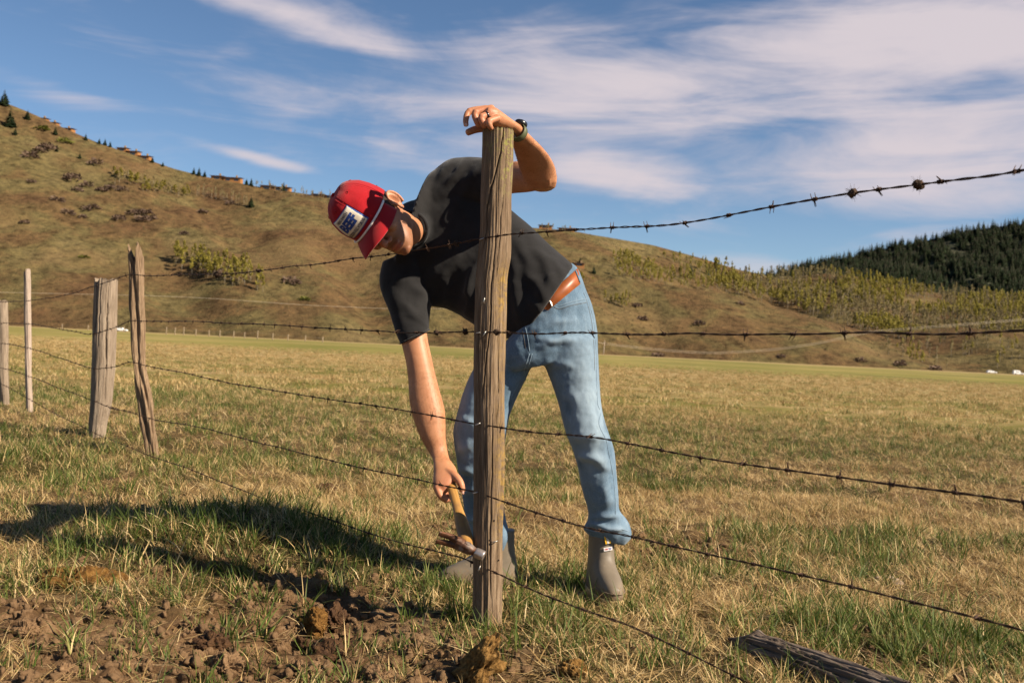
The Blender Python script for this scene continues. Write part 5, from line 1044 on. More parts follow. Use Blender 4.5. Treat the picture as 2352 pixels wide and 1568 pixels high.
# short cropped hair below the cap edge
def hairshell(zr, fr, name='hair'):
    V, F = [], []
    for s in (-1, 1):
        g0 = len(V)
        us = np.linspace(0, 1, 16); vs_ = np.linspace(0, 1, 8)
        for i, uu in enumerate(us):
            for j, vv in enumerate(vs_):
                ang = np.interp(uu, [0, 1], [math.pi*0.36, math.pi]); z = np.interp(vv, [0, 1], [.055, np.interp(uu, [0, 0.12, 0.3, 0.55, 1], [.004, -.020, .010, -.045, -.055])])
                hw = np.interp(z, [-.06, -.03, 0, .06], [.058, .066, .071, .075])*1.035; fb = np.interp(z, [-.06, -.03, 0, .06], [-.073, -.089, -.098, -.101])*1.03; V.append(H(-0.004+ (-math.cos(ang)*fb if math.cos(ang) < 0 else math.cos(ang)*.09), s*math.sin(ang)*hw, z))
        V_ = V; n8 = 8
        for i in range(15):
            for j in range(7): F.append((g0+i*n8+j, g0+(i+1)*n8+j, g0+(i+1)*n8+j+1, g0+i*n8+j+1))
    V = np.array(V); V = V+0.0016*np.random.default_rng(3).normal(0, 1, V.shape); return V, F
v, f = hairshell(0, 0); o = mk('hair', v, f, M_hair, person); m_ = o.modifiers.new('s', 'SOLIDIFY'); m_.thickness = 0.004; m_.offset = 0

# --- cap
cap = empty('cap', HO, person); cap.location = Vector(HO)-person.location
CO = np.array([0.002, -.004, .036])             # crown base in head frame
def C_(f, l, u): return H(CO[0]+f, CO[1]+l, CO[2]+u)
nu, nv = 96, 40
def crown(th, v):
    """th 0 = front; v 0 base .. 1 top"""
    rf = np.where(np.cos(th) > 0, .106, .104); prof = np.cos(v*np.pi/2)**0.62; hgt = .132*np.sin(v*np.pi/2)**0.95
    fr = np.clip(np.cos(th), 0, 1)**2
    prof = prof*(1+0.10*fr*np.sin(v*np.pi)*0.9); 
    f = np.cos(th)*rf*prof; l = np.sin(th)*.091*prof
    puff = 1+0.03*np.sin(v*np.pi)
    u = hgt*(1+0.06*fr*np.sin(v*np.pi))-0.008*np.clip(-np.cos(th), 0, 1)*(1-v)
    cr = 0.0022*fbm(np.stack([f*22, l*22, u*22+3], -1), 3, 13)+0.0016*np.sin(th*3)*0
    seam = 0
    for k in range(6):
        dth = np.abs((th-math.pi/6*(1+2*k)+math.pi) % (2*math.pi)-math.pi); seam = seam-0.0016*np.exp(-((dth*0.1*np.maximum(prof, .05))/.0022)**2)*(v < .97)
    return f*(1+0*puff)+np.cos(th)*(cr+seam), l*puff+np.sin(th)*(cr+seam), u+cr*v
th = np.linspace(0, 2*np.pi, nu, endpoint=False); vv = np.linspace(0, 0.985, nv); VV, TT = np.meshgrid(vv, th, indexing='ij'); f_, l_, u_ = crown(TT, VV)
V = (np.array(C_(0, 0, 0))+f_[..., None]*hF+l_[..., None]*hL+u_[..., None]*hU).reshape(-1, 3)
i = np.arange(nv-1)[:, None]; j = np.arange(nu)[None, :]; k = (j+1) % nu; F = np.stack([i*nu+j, i*nu+k, (i+1)*nu+k, (i+1)*nu+j], -1).reshape(-1, 4).tolist()
V = np.vstack([V, C_(0, 0, .1315)]); F += [((nv-1)*nu+j, (nv-1)*nu+(j+1) % nu, nv*nu) for j in range(nu)]
o = mk('crown', V, F, M_red, cap); m_ = o.modifiers.new('s', 'SOLIDIFY'); m_.thickness = 0.002; m_.offset = -1
v, f = ball(C_(0.0, 0, .135), hF*.007, hL*.007, hU*.0045, 16, 10); mk('button', v, f, M_red, cap)
for k in range(6):
    if True:
        a = math.pi/3*k; q = [float(z) for z in crown(np.array(a), np.array(0.62))]; c = np.array(C_(*q)); nrm = c-np.array(C_(0, 0, .03)); nrm /= np.linalg.norm(nrm); a1, b1 = frame_of(nrm)
        v, f = tube([c+0.0042*(math.cos(w)*a1+math.sin(w)*b1)+nrm*0.0008 for w in np.linspace(0, 2*math.pi, 15)], 0.0011, 6); mk('eyelet', v, f, M_red, cap)
# stitched seams raised beside the panel joints
for k in range(6):
    for off in (-0.05, 0.05):
        pts = []
        for v_ in np.linspace(0.03, 0.9, 24):
            a = math.pi/6*(1+2*k)+off/max(0.4, math.cos(v_*math.pi/2)**0.62); q = [float(z) for z in crown(np.array(a), np.array(v_))]; pts.append(np.array(C_(*q)))
        v, f = tube(pts, 0.0007, 5); mk('seam', v, f, M_red, cap)
# brim
def brim(a, w, lift=0.0):
    """a: -1..1 across, w: 0 at crown .. 1 at edge"""
    th_ = a*1.28; f0 = math.cos(th_)*.104; l0 = math.sin(th_)*.090; ext = .074*max(0.0, 1-abs(a)**3.2)+.004
    f = f0+ext*w; l = l0*(1+0.06*w); u = .004-.030*w*w*0.8-.35*(l*l)/.1*(0.35+0.65*w)+lift
    return C_(f, l, u)
na, nw = 41, 12; V = []; F = []
for lay in (0.0, -0.0035):
    for i in range(na):
        for j in range(nw): V.append(brim(-1+2*i/(na-1), j/(nw-1), lay))
V = np.array(V); n2 = na*nw
for i in range(na-1):
    for j in range(nw-1):
        a = i*nw+j; F.append((a, a+nw, a+nw+1, a+1)); F.append((n2+a, n2+a+1, n2+a+nw+1, n2+a+nw))
for i in range(na-1): a = i*nw+nw-1; F.append((a, a+nw, n2+a+nw, n2+a)); a = i*nw; F.append((a, n2+a, n2+a+nw, a+nw))
for j in range(nw-1): F.append((j, j+1, n2+j+1, n2+j)); a = (na-1)*nw+j; F.append((a, n2+a, n2+a+1, a+1))
mk('brim', V, F, M_red, cap)
pts = [np.array(C_(math.cos(a)*.1085, math.sin(a)*.0945, .007-.35*((math.sin(a)*.09)**2)/.1*0.30)) for a in np.linspace(-1.30, 1.30, 50)]; v, f = tube(pts, .0036, 10); mk('rope', v, f, M_rope, cap)
# patch with lettering, laid on the front of the crown
def patch_pt(x, y, off):
    """x along the baseline (m, towards the person's left), y up"""
    v = 0.30+y/0.145; q = [float(z) for z in crown(np.array(0.0), np.array(0.30))]
    a = np.arcsin(np.clip(x/.098, -1, 1)); q = [float(z) for z in crown(np.array(a), np.array(v))]; c = np.array(C_(*q)); e = 0.002
    q1 = np.array(C_(*[float(z) for z in crown(np.array(a+e), np.array(v))]))-c; q2 = np.array(C_(*[float(z) for z in crown(np.array(a), np.array(v+e))]))-c; n = np.cross(q1, q2); n /= np.linalg.norm(n)
    return c+n*off
PW, PH = .102, .059
def patch_grid(w, h, off, nx=20, ny=12, th_=.0012):
    V = []; F = []
    for lay in (off, off-th_):
        for i in range(nx+1):
            for j in range(ny+1): V.append(patch_pt(-w/2+w*i/nx, -h/2+h*j/ny, lay))
    m = ny+1; n = (nx+1)*m
    for i in range(nx):
        for j in range(ny): a = i*m+j; F.append((a, a+m, a+m+1, a+1)); F.append((n+a, n+a+1, n+a+m+1, n+a+m))
    for i in range(nx): a = i*m; F.append((a, n+a, n+a+m, a+m)); a = i*m+ny; F.append((a, a+m, n+a+m, n+a))
    for j in range(ny): F.append((j, j+1, n+j+1, n+j)); a = nx*m+j; F.append((a, n+a, n+a+1, a+1))
    return np.array(V), F
v, f = patch_grid(PW, PH, .0022); mk('patch_border', v, f, M_blue, cap); v, f = patch_grid(PW-.004, PH-.004, .0028); mk('patch', v, f, M_patch, cap)
def text_on(name, s, cx, cy, size, mat, parent, fn, off, bold=0.0, sx=1.0, squeeze=None):
    cu = bpy.data.curves.new('t', 'FONT'); cu.body = s; cu.size = size; cu.align_x = 'CENTER'; cu.align_y = 'CENTER'; cu.offset = bold; cu.resolution_u = 3; ob = bpy.data.objects.new('t', cu); COL.objects.link(ob)
    m2 = bpy.data.meshes.new_from_object(ob.evaluated_get(bpy.context.evaluated_depsgraph_get())); bpy.data.objects.remove(ob)
    import bmesh
    bm = bmesh.new(); bm.from_mesh(m2); bmesh.ops.triangulate(bm, faces=bm.faces[:]); bmesh.ops.subdivide_edges(bm, edges=[e for e in bm.edges if e.calc_length() > size*0.35], cuts=1)
    xs = [v.co.x for v in bm.verts]; wd = max(xs)-min(xs); k = (squeeze/wd if squeeze else 1.0)*sx
    vs_ = [fn(cx+v.co.x*k, cy+v.co.y, off) for v in bm.verts]; bm.verts.index_update(); fs = [tuple(v.index for v in q.verts) for q in bm.faces]; bm.free(); bpy.data.meshes.remove(m2)
    return mk(name, np.array(vs_), fs, mat, parent, False)
text_on('lettering', 'HEAD RANCH', 0, .0190, .0105, M_navy, cap, patch_pt, .0034, .0003, squeeze=.060)
text_on('lettering', 'BEEF', 0, -.0005, .0300, M_blue, cap, patch_pt, .0035, .0018, squeeze=.072)
text_on('lettering', 'JACKSON HOLE, WYOMING', 0, -.0205, .0098, M_navy, cap, patch_pt, .0034, .0003, squeeze=.086)

# --- t-shirt
SH = []
SH.append(loft([S(1196, 782, 1317, 612, 3.455, .135), S(1188, 778, 1306, 600, 3.46, .140), S(1150, 775, 1262, 562, 3.485, .132), S(1105, 756, 1212, 514, 3.525, .128), S(1062, 728, 1165, 475, 3.56, .126), S(1020, 708, 1115, 420, 3.58, .126), S(978, 700, 1072, 380, 3.585, .128), S(932, 668, 1022, 378, 3.58, .108), S(906, 622, 985, 400, 3.54, .112), S(906, 594, 966, 434, 3.495, .100), S(918, 578, 956, 462, 3.450, .086)], 60, 7, 2.2))
SH.append(loft([S(880, 600, 985, 560, 3.56, .085), S(872, 640, 992, 660, 3.555, .085), S(878, 675, 990, 700, 3.54, .080), S(896, 718, 988, 722, 3.52, .074), S(908, 760, 986, 742, 3.50, .068), S(920, 790, 986, 757, 3.487, .066)], 44, 7, 2.1))
SH.append(loft([S(985, 520, 985, 400, 3.57, .095), S(1030, 500, 1030, 368, 3.555, .088), S(1075, 478, 1075, 362, 3.53, .080), S(1120, 462, 1120, 363, 3.485, .073), S(1155, 455, 1155, 364, 3.445, .068)], 40, 7, 2.1))
na_ = np.array(P(948, 527, 3.50))-np.array(P(932, 530, 3.41)); na_ /= np.linalg.norm(na_); q1_, q2_ = frame_of(na_); nc_ = np.array(P(943, 527, 3.462))
SH.append(loft([np.array([*(nc_+na_*o_), *(q1_*r_), *(q2_*r_)]) for o_, r_ in ((-.004, .060), (.006, .063), (.03, .075), (.07, .095), (.11, .10))], 40, 4))
V, F = join(SH); TV, TF, TN = remesh(V, F, 0.0055, 5, 0.5)
pj = np.array([W2P(p) for p in TV]); px, py = pj[:, 0], pj[:, 1]
def fold(x0, y0, x1, y1, wid, amp, taper=1.0):
    """ridge along a photo-space line (applied on the shirt surface)"""
    dx, dy = x1-x0, y1-y0; L = math.hypot(dx, dy); u = ((px-x0)*dx+(py-y0)*dy)/L; w = ((px-x0)*-dy+(py-y0)*dx)/L
    w = w+5*fbm2(u*0.02, u*0+x0, 2, int(x0))
    return amp*np.exp(-(w/(wid*1.2))**2)*sstep(-0.15*L, 0.4*L, u)*sstep(1.15*L, 0.6*L, u)
facing = np.clip(-(TN@np.array(fwd)), -0.2, 1)
D = np.zeros(len(TV))
for fo in [(1075, 365, 1020, 430, 7, .012), (1045, 372, 1000, 410, 6, .008), (1105, 380, 1060, 430, 8, .009), (1098, 395, 1040, 480, 7, .006),
           (1075, 560, 990, 660, 12, .016), (1105, 590, 1060, 700, 9, .018), (1060, 540, 960, 600, 12, .012), (1085, 640, 1075, 735, 8, .014), (1030, 640, 1020, 705, 9, .012), (1000, 600, 960, 700, 11, .010),
           (1180, 520, 1230, 640, 13, .010), (1230, 560, 1270, 660, 12, .013), (1200, 620, 1260, 700, 11, .012), (1180, 640, 1200, 760, 12, .012), (1290, 610, 1235, 700, 9, .010), (1215, 690, 1250, 720, 8, .008), (1262, 590, 1290, 640, 8, .007), (1170, 560, 1190, 700, 10, .008),
           (930, 650, 985, 690, 9, .008), (915, 690, 985, 735, 7, .007), (930, 720, 984, 750, 5, .006), (900, 640, 960, 640, 10, .006), (925, 610, 905, 720, 12, .007), (955, 470, 985, 560, 9, .008), (945, 520, 935, 620, 9, .007)]:
    D += fold(*fo)
D *= 0.85
D += 0.0028*fbm(TV*np.array([9, 9, 9])+5, 3, 17)+0.0010*fbm(TV*38, 3, 18)
TV = TV+TN*(D*(0.35+0.65*facing))[:, None]
tee = mk('t_shirt', TV, TF, M_tee, person)
# hems and collar as raised bands
def band_around(name, secs, rad, mat, parent, expo=2.0, flatk=2.6):
    K = secs; th = np.linspace(0, 2*np.pi, 90)
    ct = np.sign(np.cos(th))*np.abs(np.cos(th))**(2/expo); st = np.sign(np.sin(th))*np.abs(np.sin(th))**(2/expo)
    pts = K[None, :3]+ct[:, None]*K[None, 3:6]+st[:, None]*K[None, 6:9]; v, f = tube(pts, rad, 8); return mk(name, v, f, mat, parent)
v, f = tube([nc_-na_*.004+.0605*(math.cos(a)*q1_+math.sin(a)*q2_) for a in np.linspace(0, 2*math.pi, 60)], .0065, 8); mk('collar', v, f, M_tee, tee)
band_around('sleeve_hem', S(919, 789, 986, 757, 3.487, .0665), .0028, M_tee, tee, 2.1)
band_around('sleeve_hem', S(1153, 455, 1153, 364, 3.445, .0685), .0028, M_tee, tee, 2.1)

# --- jeans
JP = []
JP.append(loft([S(1190, 735, 1313, 604, 3.465, .105), S(1186, 755, 1328, 620, 3.462, .116), S(1160, 785, 1345, 662, 3.458, .124), S(1138, 812, 1362, 712, 3.455, .128), S(1130, 840, 1372, 765, 3.455, .126), S(1150, 858, 1373, 812, 3.455, .108)], 52, 6, 2.2))
JP.append(loft([S(1232, 790, 1372, 770, 3.445, .115), S(1242, 822, 1374, 820, 3.44, .108), S(1256, 850, 1376, 862, 3.435, .100), S(1270, 888, 1378, 905, 3.43, .094), S(1284, 932, 1382, 940, 3.42, .088), S(1300, 992, 1398, 994, 3.405, .084), S(1317, 1036, 1410, 1030, 3.41, .078), S(1330, 1084, 1415, 1080, 3.42, .074), S(1341, 1133, 1419, 1133, 3.43, .070), S(1350, 1172, 1423, 1172, 3.445, .068), S(1349, 1196, 1437, 1190, 3.455, .070), S(1340, 1211, 1448, 1210, 3.46, .072), S(1350, 1226, 1450, 1234, 3.46, .070), S(1366, 1237, 1434, 1252, 3.46, .055)], 52, 6, 2.15))
JP.append(loft([S(1135, 805, 1262, 812, 3.47, .115), S(1092, 842, 1226, 838, 3.475, .105), S(1068, 891, 1204, 878, 3.475, .095), S(1053, 940, 1179, 932, 3.465, .088), S(1042, 990, 1166, 978, 3.455, .084), S(1046, 1038, 1160, 1030, 3.46, .078), S(1053, 1080, 1158, 1078, 3.475, .074), S(1061, 1133, 1157, 1130, 3.49, .070), S(1069, 1186, 1160, 1182, 3.505, .068), S(1078, 1216, 1168, 1214, 3.515, .068), S(1084, 1240, 1173, 1240, 3.52, .068), S(1098, 1262, 1166, 1270, 3.52, .055)], 52, 6, 2.15))
V, F = join(JP); JV, JF, JN = remesh(V, F, 0.0055, 4, 0.5)
pj = np.array([W2P(p) for p in JV]); px, py = pj[:, 0], pj[:, 1]; facing = np.clip(-(JN@np.array(fwd)), -0.2, 1); D = np.zeros(len(JV))
for fo in [(1215, 775, 1330, 790, 7, .006), (1225, 800, 1320, 770, 7, .006), (1230, 755, 1330, 735, 6, .005), (1250, 830, 1330, 850, 8, .005), (1300, 1000, 1390, 1000, 9, .007), (1320, 1042, 1395, 1060, 8, .013), (1365, 1050, 1400, 1085, 8, .008),
           (1335, 1075, 1340, 1150, 10, .008), (1390, 1100, 1398, 1170, 9, .007), (1352, 1188, 1430, 1182, 6, .010), (1345, 1205, 1440, 1222, 5, .012), (1365, 1160, 1420, 1150, 8, .005), (1372, 1225, 1440, 1205, 5, .008),
           (1050, 960, 1100, 975, 8, .007), (1045, 1030, 1095, 1020, 9, .009), (1050, 1075, 1095, 1085, 8, .010), (1058, 1130, 1095, 1120, 8, .006), (1070, 1190, 1095, 1195, 7, .008), (1165, 900, 1205, 850, 9, .005), (1170, 845, 1240, 826, 7, .006), (1090, 850, 1075, 940, 12, .006), (1165, 1215, 1150, 1262, 6, .006), (1290, 880, 1340, 930, 14, .004)]:
    D += fold(*fo)
D += 0.0035*fbm(JV*np.array([15, 15, 9]), 4, 27)+0.0014*fbm(JV*45, 3, 28)
JV = JV+JN*(D*(0.35+0.65*facing))[:, None]
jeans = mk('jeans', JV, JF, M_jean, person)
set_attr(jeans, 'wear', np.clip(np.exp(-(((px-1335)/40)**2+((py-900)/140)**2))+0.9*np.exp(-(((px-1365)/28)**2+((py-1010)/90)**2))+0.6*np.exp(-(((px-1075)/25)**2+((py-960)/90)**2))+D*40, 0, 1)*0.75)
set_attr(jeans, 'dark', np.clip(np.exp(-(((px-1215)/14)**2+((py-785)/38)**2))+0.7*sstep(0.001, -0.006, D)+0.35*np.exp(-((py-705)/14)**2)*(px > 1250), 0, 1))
bvh_j = BVHTree.FromPolygons([tuple(p) for p in JV], [tuple(int(i) for i in f) for f in JF])
bvh_t = BVHTree.FromPolygons([tuple(p) for p in TV], [tuple(int(i) for i in f) for f in TF])
bvh_b = BVHTree.FromPolygons([tuple(p) for p in BV], [tuple(int(i) for i in f) for f in BF])
def on_surf(bvh, path, lift=0.001, per=6):
    K = np.array(path, float); q = spline(K, np.linspace(0, len(K)-1, (len(K)-1)*per+1)); out = []
    for x, y in q:
        dv = (P(x, y, 1.0)-c_pos).normalized(); h = bvh.ray_cast(c_pos, dv)
        if h[0] is not None: out.append(np.array(h[0]-dv*lift))
    return out
def seamline(path, parent, mat, rad=0.0011, lift=0.0005, bvh=None, name='seam'):
    p = on_surf(bvh or bvh_j, path, lift)
    if len(p) > 3: v, f = tube(p, rad, 5); mk(name, v, f, mat, parent)
M_jseam = cloth_mat('denim seam', (0.10, 0.15, 0.20), (0.16, 0.22, 0.28), 700)
for pth in ([(1344, 668), (1352, 690), (1364, 740), (1368, 790), (1370, 850), (1372, 920), (1377, 940)], [(1380, 948), (1376, 975), (1392, 1010), (1396, 1030), (1406, 1080), (1412, 1130), (1414, 1190)], [(1207, 752), (1213, 780), (1216, 806)],
            [(1216, 812), (1205, 845), (1190, 880), (1172, 915)], [(1222, 812), (1212, 845), (1196, 882), (1178, 917)], [(1271, 698), (1285, 702), (1310, 694), (1346, 687)], [(1272, 703), (1286, 707), (1312, 699), (1347, 692)], [(1345, 1214), (1380, 1222), (1420, 1214), (1445, 1220)]):
    seamline(pth, jeans, M_jseam, 0.0016, -0.0002)
for pth in ([(1340, 672), (1348, 692), (1359, 740), (1364, 790), (1366, 850)], [(1272, 706), (1286, 710), (1312, 702), (1347, 695)], [(1199, 756), (1204, 780), (1207, 800)]): seamline(pth, jeans, M_stitch, 0.0006, 0.0006)
# belt follows the waist
wb = S(1205, 757, 1338, 648, 3.46, .128); wt_ = S(1194, 736, 1327, 616, 3.462, .124)
th = np.linspace(0, 2*np.pi, 121)[:-1]; V = []; F = []
for K, k in ((wt_, 1.0), (wb, 1.0), (wb, 0.97), (wt_, 0.97)):
    pts = K[None, :3]+k*(np.cos(th)[:, None]*K[None, 3:6]+np.sin(th)[:, None]*K[None, 6:9]); V.append(pts)
V = np.concatenate(V); n = 120
for i in range(n):
    j = (i+1) % n
    for a, b in ((0, 1), (1, 2), (2, 3), (3, 0)): F.append((a*n+i, a*n+j, b*n+j, b*n+i))
belt = mk('belt', V, F, M_belt, person)
bvh_be = BVHTree.FromPolygons([tuple(p) for p in V], F)
p = on_surf(bvh_be, [(1262, 690), (1268, 704)], 0.003); 
if len(p) > 3: v, f = tube(p, 0.0035, 8); mk('buckle', v, f, M_buck, belt)
p = on_surf(bvh_be, [(1322, 622), (1332, 648)], 0.003)
if len(p) > 3: v, f = tube(p, 0.0035, 6); mk('belt_loop', v, f, M_jean, jeans)
# --- boots
def boot(ankle, toe_dir, name, label):
    u = np.array(toe_dir, float); u /= np.linalg.norm(u); s = np.array([-u[1], u[0], 0]); o = empty(name, ankle, person); o.location = Vector(ankle)-person.location; o['label'] = label
    rows = [(0.012, -.080, .196, .043), (.030, -.083, .203, .049), (.052, -.082, .199, .0485), (.072, -.080, .180, .046), (.090, -.077, .145, .0435), (.108, -.073, .105, .0415), (.130, -.068, .078, .041), (.160, -.064, .066, .0415), (.195, -.062, .062, .043), (.212, -.062, .062, .0435)]
    def sec(z, xb, xf, hw): return np.array([*(np.array(ankle)+u*(xf+xb)/2+np.array([0, 0, z])), *(u*(xf-xb)/2), *(s*hw)])
    v, f = loft([sec(*r) for r in rows], 44, 4, 2.35); mk('upper', v, f, M_boot, o)
    v, f = loft([sec(-.004, -.080, .198, .044), sec(.004, -.085, .206, .050), sec(.020, -.086, .208, .0515), sec(.024, -.083, .204, .049)], 44, 3, 2.35); mk('sole', v, f, M_sole, o)
    for z, xb, xf, hw in ((.046, -.0845, .204, .0505),):
        K = sec(z, xb, xf, hw*1.005); th = np.linspace(-1.25, 1.25, 40); pts = K[None, :3]+np.sign(np.cos(th))[:, None]*np.abs(np.cos(th))[:, None]**(2/2.35)*K[None, 3:6]*1.002+np.sign(np.sin(th))[:, None]*np.abs(np.sin(th))[:, None]**(2/2.35)*K[None, 6:9]*1.0; v, f = tube(pts, .0022, 6); mk('toe_cap_ridge', v, f, M_boot, o)
    return o, u, s
bA = (0.345, 3.475, 0.004); bo, bu, bs = boot(bA, (0.20, -1, 0), 'boot', 'taupe rubber boot with a yellow pull tab')
bB = (-0.020, 3.520, -0.012); bo2, bu2, bs2 = boot(bB, (-1, -0.22, 0), 'boot', 'taupe rubber boot half hidden behind the post')
fr = np.array(bA)+bu*.0640+np.array([0, 0, .19]); zz = np.array([0, 0, 1.0])
def slab(c, u_, v_, n_, w, h, t_):
    V = np.array([c+u_*a*w/2+v_*b*h/2+n_*cc*t_ for a in (-1, 1) for b in (-1, 1) for cc in (0, 1)]); return V, [(0, 1, 3, 2), (4, 6, 7, 5), (0, 4, 5, 1), (2, 3, 7, 6), (0, 2, 6, 4), (1, 5, 7, 3)]
sd = -bs if bs@np.array(c_right) < 0 else bs
tl = (zz*0.96+sd*-0.25); tl /= np.linalg.norm(tl); tr_ = (sd*0.96+zz*0.25); tr_ /= np.linalg.norm(tr_)
mk('pull_tab', *slab(fr+zz*.010+bu*.004, tr_, tl, bu, .019, .027, .003), M_tab, bo, False); mk('tab_stripe', *slab(fr+zz*.010+bu*.0072, tr_, tl, bu, .007, .0272, .0008), M_tabw, bo, False)
lc = fr-zz*.022+bu*.003+sd*.004; lr = sd*0.985+zz*0.17; lr /= np.linalg.norm(lr); lu = np.cross(lr, -bu); lu = lu if lu[2] > 0 else -lu
mk('brand_label', *slab(lc, lr, lu, bu, .030, .0115, .002), M_logo, bo, False)
text_on('lettering', 'XTRA', -.0062, 0, .0085, M_lred, bo, lambda x, y, o_: lc+lr*x+lu*y+bu*o_, .0026, .0003, squeeze=.0125); text_on('lettering', 'TUF', .0068, 0, .0085, M_lblue, bo, lambda x, y, o_: lc+lr*x+lu*y+bu*o_, .0026, .0003, squeeze=.0105)
# --- watch and ring
wr0 = np.array(P(1186, 306, 3.105)); wr1 = np.array(P(1200, 322, 3.14)); ax = wr1-wr0; ax /= np.linalg.norm(ax)
A1 = np.array(P(1207, 291, 3.10))-np.array(P(1172, 316, 3.10)); A1 = A1-ax*(A1@ax); A1 /= np.linalg.norm(A1); B1 = np.cross(ax, A1); wc = np.array(P(1190, 304, 3.103))
watch = empty('watch', wc, person); watch.location = Vector(wc)-person.location
def strapring(w, ra, rb, th0, th1, n=60, thick=.003):
    V = []; F = []
    ts = np.linspace(th0, th1, n)
    for a in ts:
        for (o1, k) in ((-w/2, 1), (w/2, 1), (w/2, 1-thick/ra), (-w/2, 1-thick/ra)): V.append(wc+ax*o1+k*(math.cos(a)*A1*ra+math.sin(a)*B1*rb))
    for i in range(n-1):
        for j in range(4): F.append((i*4+j, i*4+(j+1) % 4, (i+1)*4+(j+1) % 4, (i+1)*4+j))
    return np.array(V), F
v, f = strapring(.021, .0285, .0282, 0, 2*math.pi, 70); mk('strap', v, f, M_strap, watch, True)
tv_ = -np.array(fwd); fc = A1*0.80+B1*(0.6 if B1@np.array(fwd) > 0 else -0.6); fc /= np.linalg.norm(fc); a1 = ax; b1 = np.cross(fc, ax); cc = wc+fc*.0265
v, f = tube([cc-fc*.003, cc+fc*.002, cc+fc*.008, cc+fc*.010], [.0195, .0205, .020, .018], 36); mk('case', v, f, M_black, watch)
v, f = tube([cc+fc*.0103, cc+fc*.0112], [.0155, .0150], 32); mk('dial', v, f, flat('watch glass', (0.01, 0.011, 0.013), 0.08, 0, 5, 0, spec=0.6), watch)
v, f = tube([cc+fc*.004+b1*.0205, cc+fc*.004+b1*.0235], [.0028, .0028], 10); mk('crown_knob', v, f, M_ring, watch)
bk = wc+(A1*-0.55+tv_*0.8)/np.linalg.norm(A1*-0.55+tv_*0.8)*.0295; v, f = tube([bk+ax*.011*math.cos(a)+np.cross(ax, tv_)*.007*math.sin(a)+tv_*.001 for a in np.linspace(0, 2*math.pi, 17)], .0013, 6); mk('buckle', v, f, M_ring, watch)
p0 = np.array(P(1138, 259, 3.005)); p1 = np.array(P(1107, 269, 2.985)); rc = p0+(p1-p0)*0.64; rx = (p1-p0)/np.linalg.norm(p1-p0); ra_, rb_ = frame_of(rx)
V = []; F = []; n = 40
for k, (o1, r) in enumerate(((-.003, .0112), (-.0022, .0121), (.0022, .0121), (.003, .0112))):
    for i in range(n): a = 2*math.pi*i/n; V.append(rc+rx*o1+r*1.03*(math.cos(a)*ra_+math.sin(a)*rb_))
for k in range(3):
    for i in range(n): F.append((k*n+i, k*n+(i+1) % n, (k+1)*n+(i+1) % n, (k+1)*n+i))
mk('ring', np.array(V), F, M_ring, person)
# --- tattoo sprig on the inner arm
M_ink = flat('tattoo ink', (0.17, 0.085, 0.06), 0.6)
tat = []
for pth in ([(976, 778), (980, 795), (983, 812), (985, 822)], [(976, 786), (981, 790)], [(979, 795), (985, 791)], [(980, 800), (975, 803)], [(982, 807), (987, 802)], [(976, 779), (972, 783)]):
    q = on_surf(bvh_b, pth, 0.0003, 5)
    if len(q) > 3: tat.append(tube(q, 0.00045, 4))
if tat: v, f = join(tat); o = mk('tattoo', v, f, M_ink, body); o['kind'] = 'stuff'
# --- fine hair on the forearms
M_ahair = flat('arm hair', (0.12, 0.05, 0.02), 0.6, 0.3, 400)
hr_ = np.random.default_rng(9); segs = []
def hairy(cond, n, L, dirv):
    ids = np.where(cond)[0]; ids = hr_.choice(ids, min(n, len(ids)), replace=False); V = []; F = []
    for i in ids:
        p = BV[i]; nn = BN[i]; d = np.array(dirv)+hr_.normal(0, 0.5, 3); d = d-nn*(d@nn); d /= np.linalg.norm(d); l = L*hr_.uniform(0.5, 1.2); p1 = p+(nn*0.4+d*0.6)*l*0.6; p2 = p1+(nn*0.05+d)*l*0.5; s_ = np.cross(d, nn)*0.00018; k = len(V)
        V += [p-s_, p+s_, p1+s_*0.8, p1-s_*0.8, p2]; F += [(k, k+1, k+2, k+3), (k+3, k+2, k+4)]
    return np.array(V), F
pb = np.array([W2P(p) for p in BV]); 
c1 = (pb[:, 1] > 318) & (pb[:, 1] < 432) & (pb[:, 0] > 1180) & (pb[:, 2] < 3.40) & (pb[:, 0] > 1160)
c2 = (pb[:, 1] > 850) & (pb[:, 1] < 1058) & (pb[:, 0] < 1035) & (pb[:, 0] > 925)
for cond, n, dv in ((c1, 2600, -np.array(c_right)*0.3+np.array(c_up)*0.9), (c2, 2600, np.array(c_right)*0.2-np.array(c_up)*1.0)):
    v, f = hairy(cond, n, 0.011, dv); o = mk('arm_hair', v, f, M_ahair, body, False); o['kind'] = 'stuff'
# ------------------------------------------------------------------ hammer
t = NT('hickory handle'); n_ = t.noise(30, 6, 0.6, 0.4, (4, 4, 0.4)); n3 = t.noise(8, 3); M_hick = t.done(t.mix(t.step(n3, 0.5, 0.7), t.ramp(n_, [(0.3, (0.26, 0.125, 0.030)), (0.7, (0.43, 0.235, 0.065))]), (0.22, 0.12, 0.05)), 0.55, t.bump(n_, 0.3, 0.001), 0.3)
t = NT('rusted steel'); n_ = t.noise(60, 7, 0.7); n2 = t.noise(18, 4); M_rust = t.done(t.mix(t.step(n2, 0.48, 0.62), t.ramp(n_, [(0.3, (0.05, 0.022, 0.012)), (0.6, (0.15, 0.062, 0.028)), (0.8, (0.24, 0.12, 0.06))]), (0.20, 0.16, 0.135)), 0.6, t.bump(n_, 0.6, 0.0012), 0.4, 0.35)
M_steel = flat('worn steel face', (0.42, 0.36, 0.32), 0.38, 0.2, 80, 0.2, 0.0005, metal=0.8)
hb = np.array(P(1033, 1102, 3.315)); he = np.array(P(1074, 1250, 2.992)); hax = he-hb; HL = np.linalg.norm(hax); hax /= HL
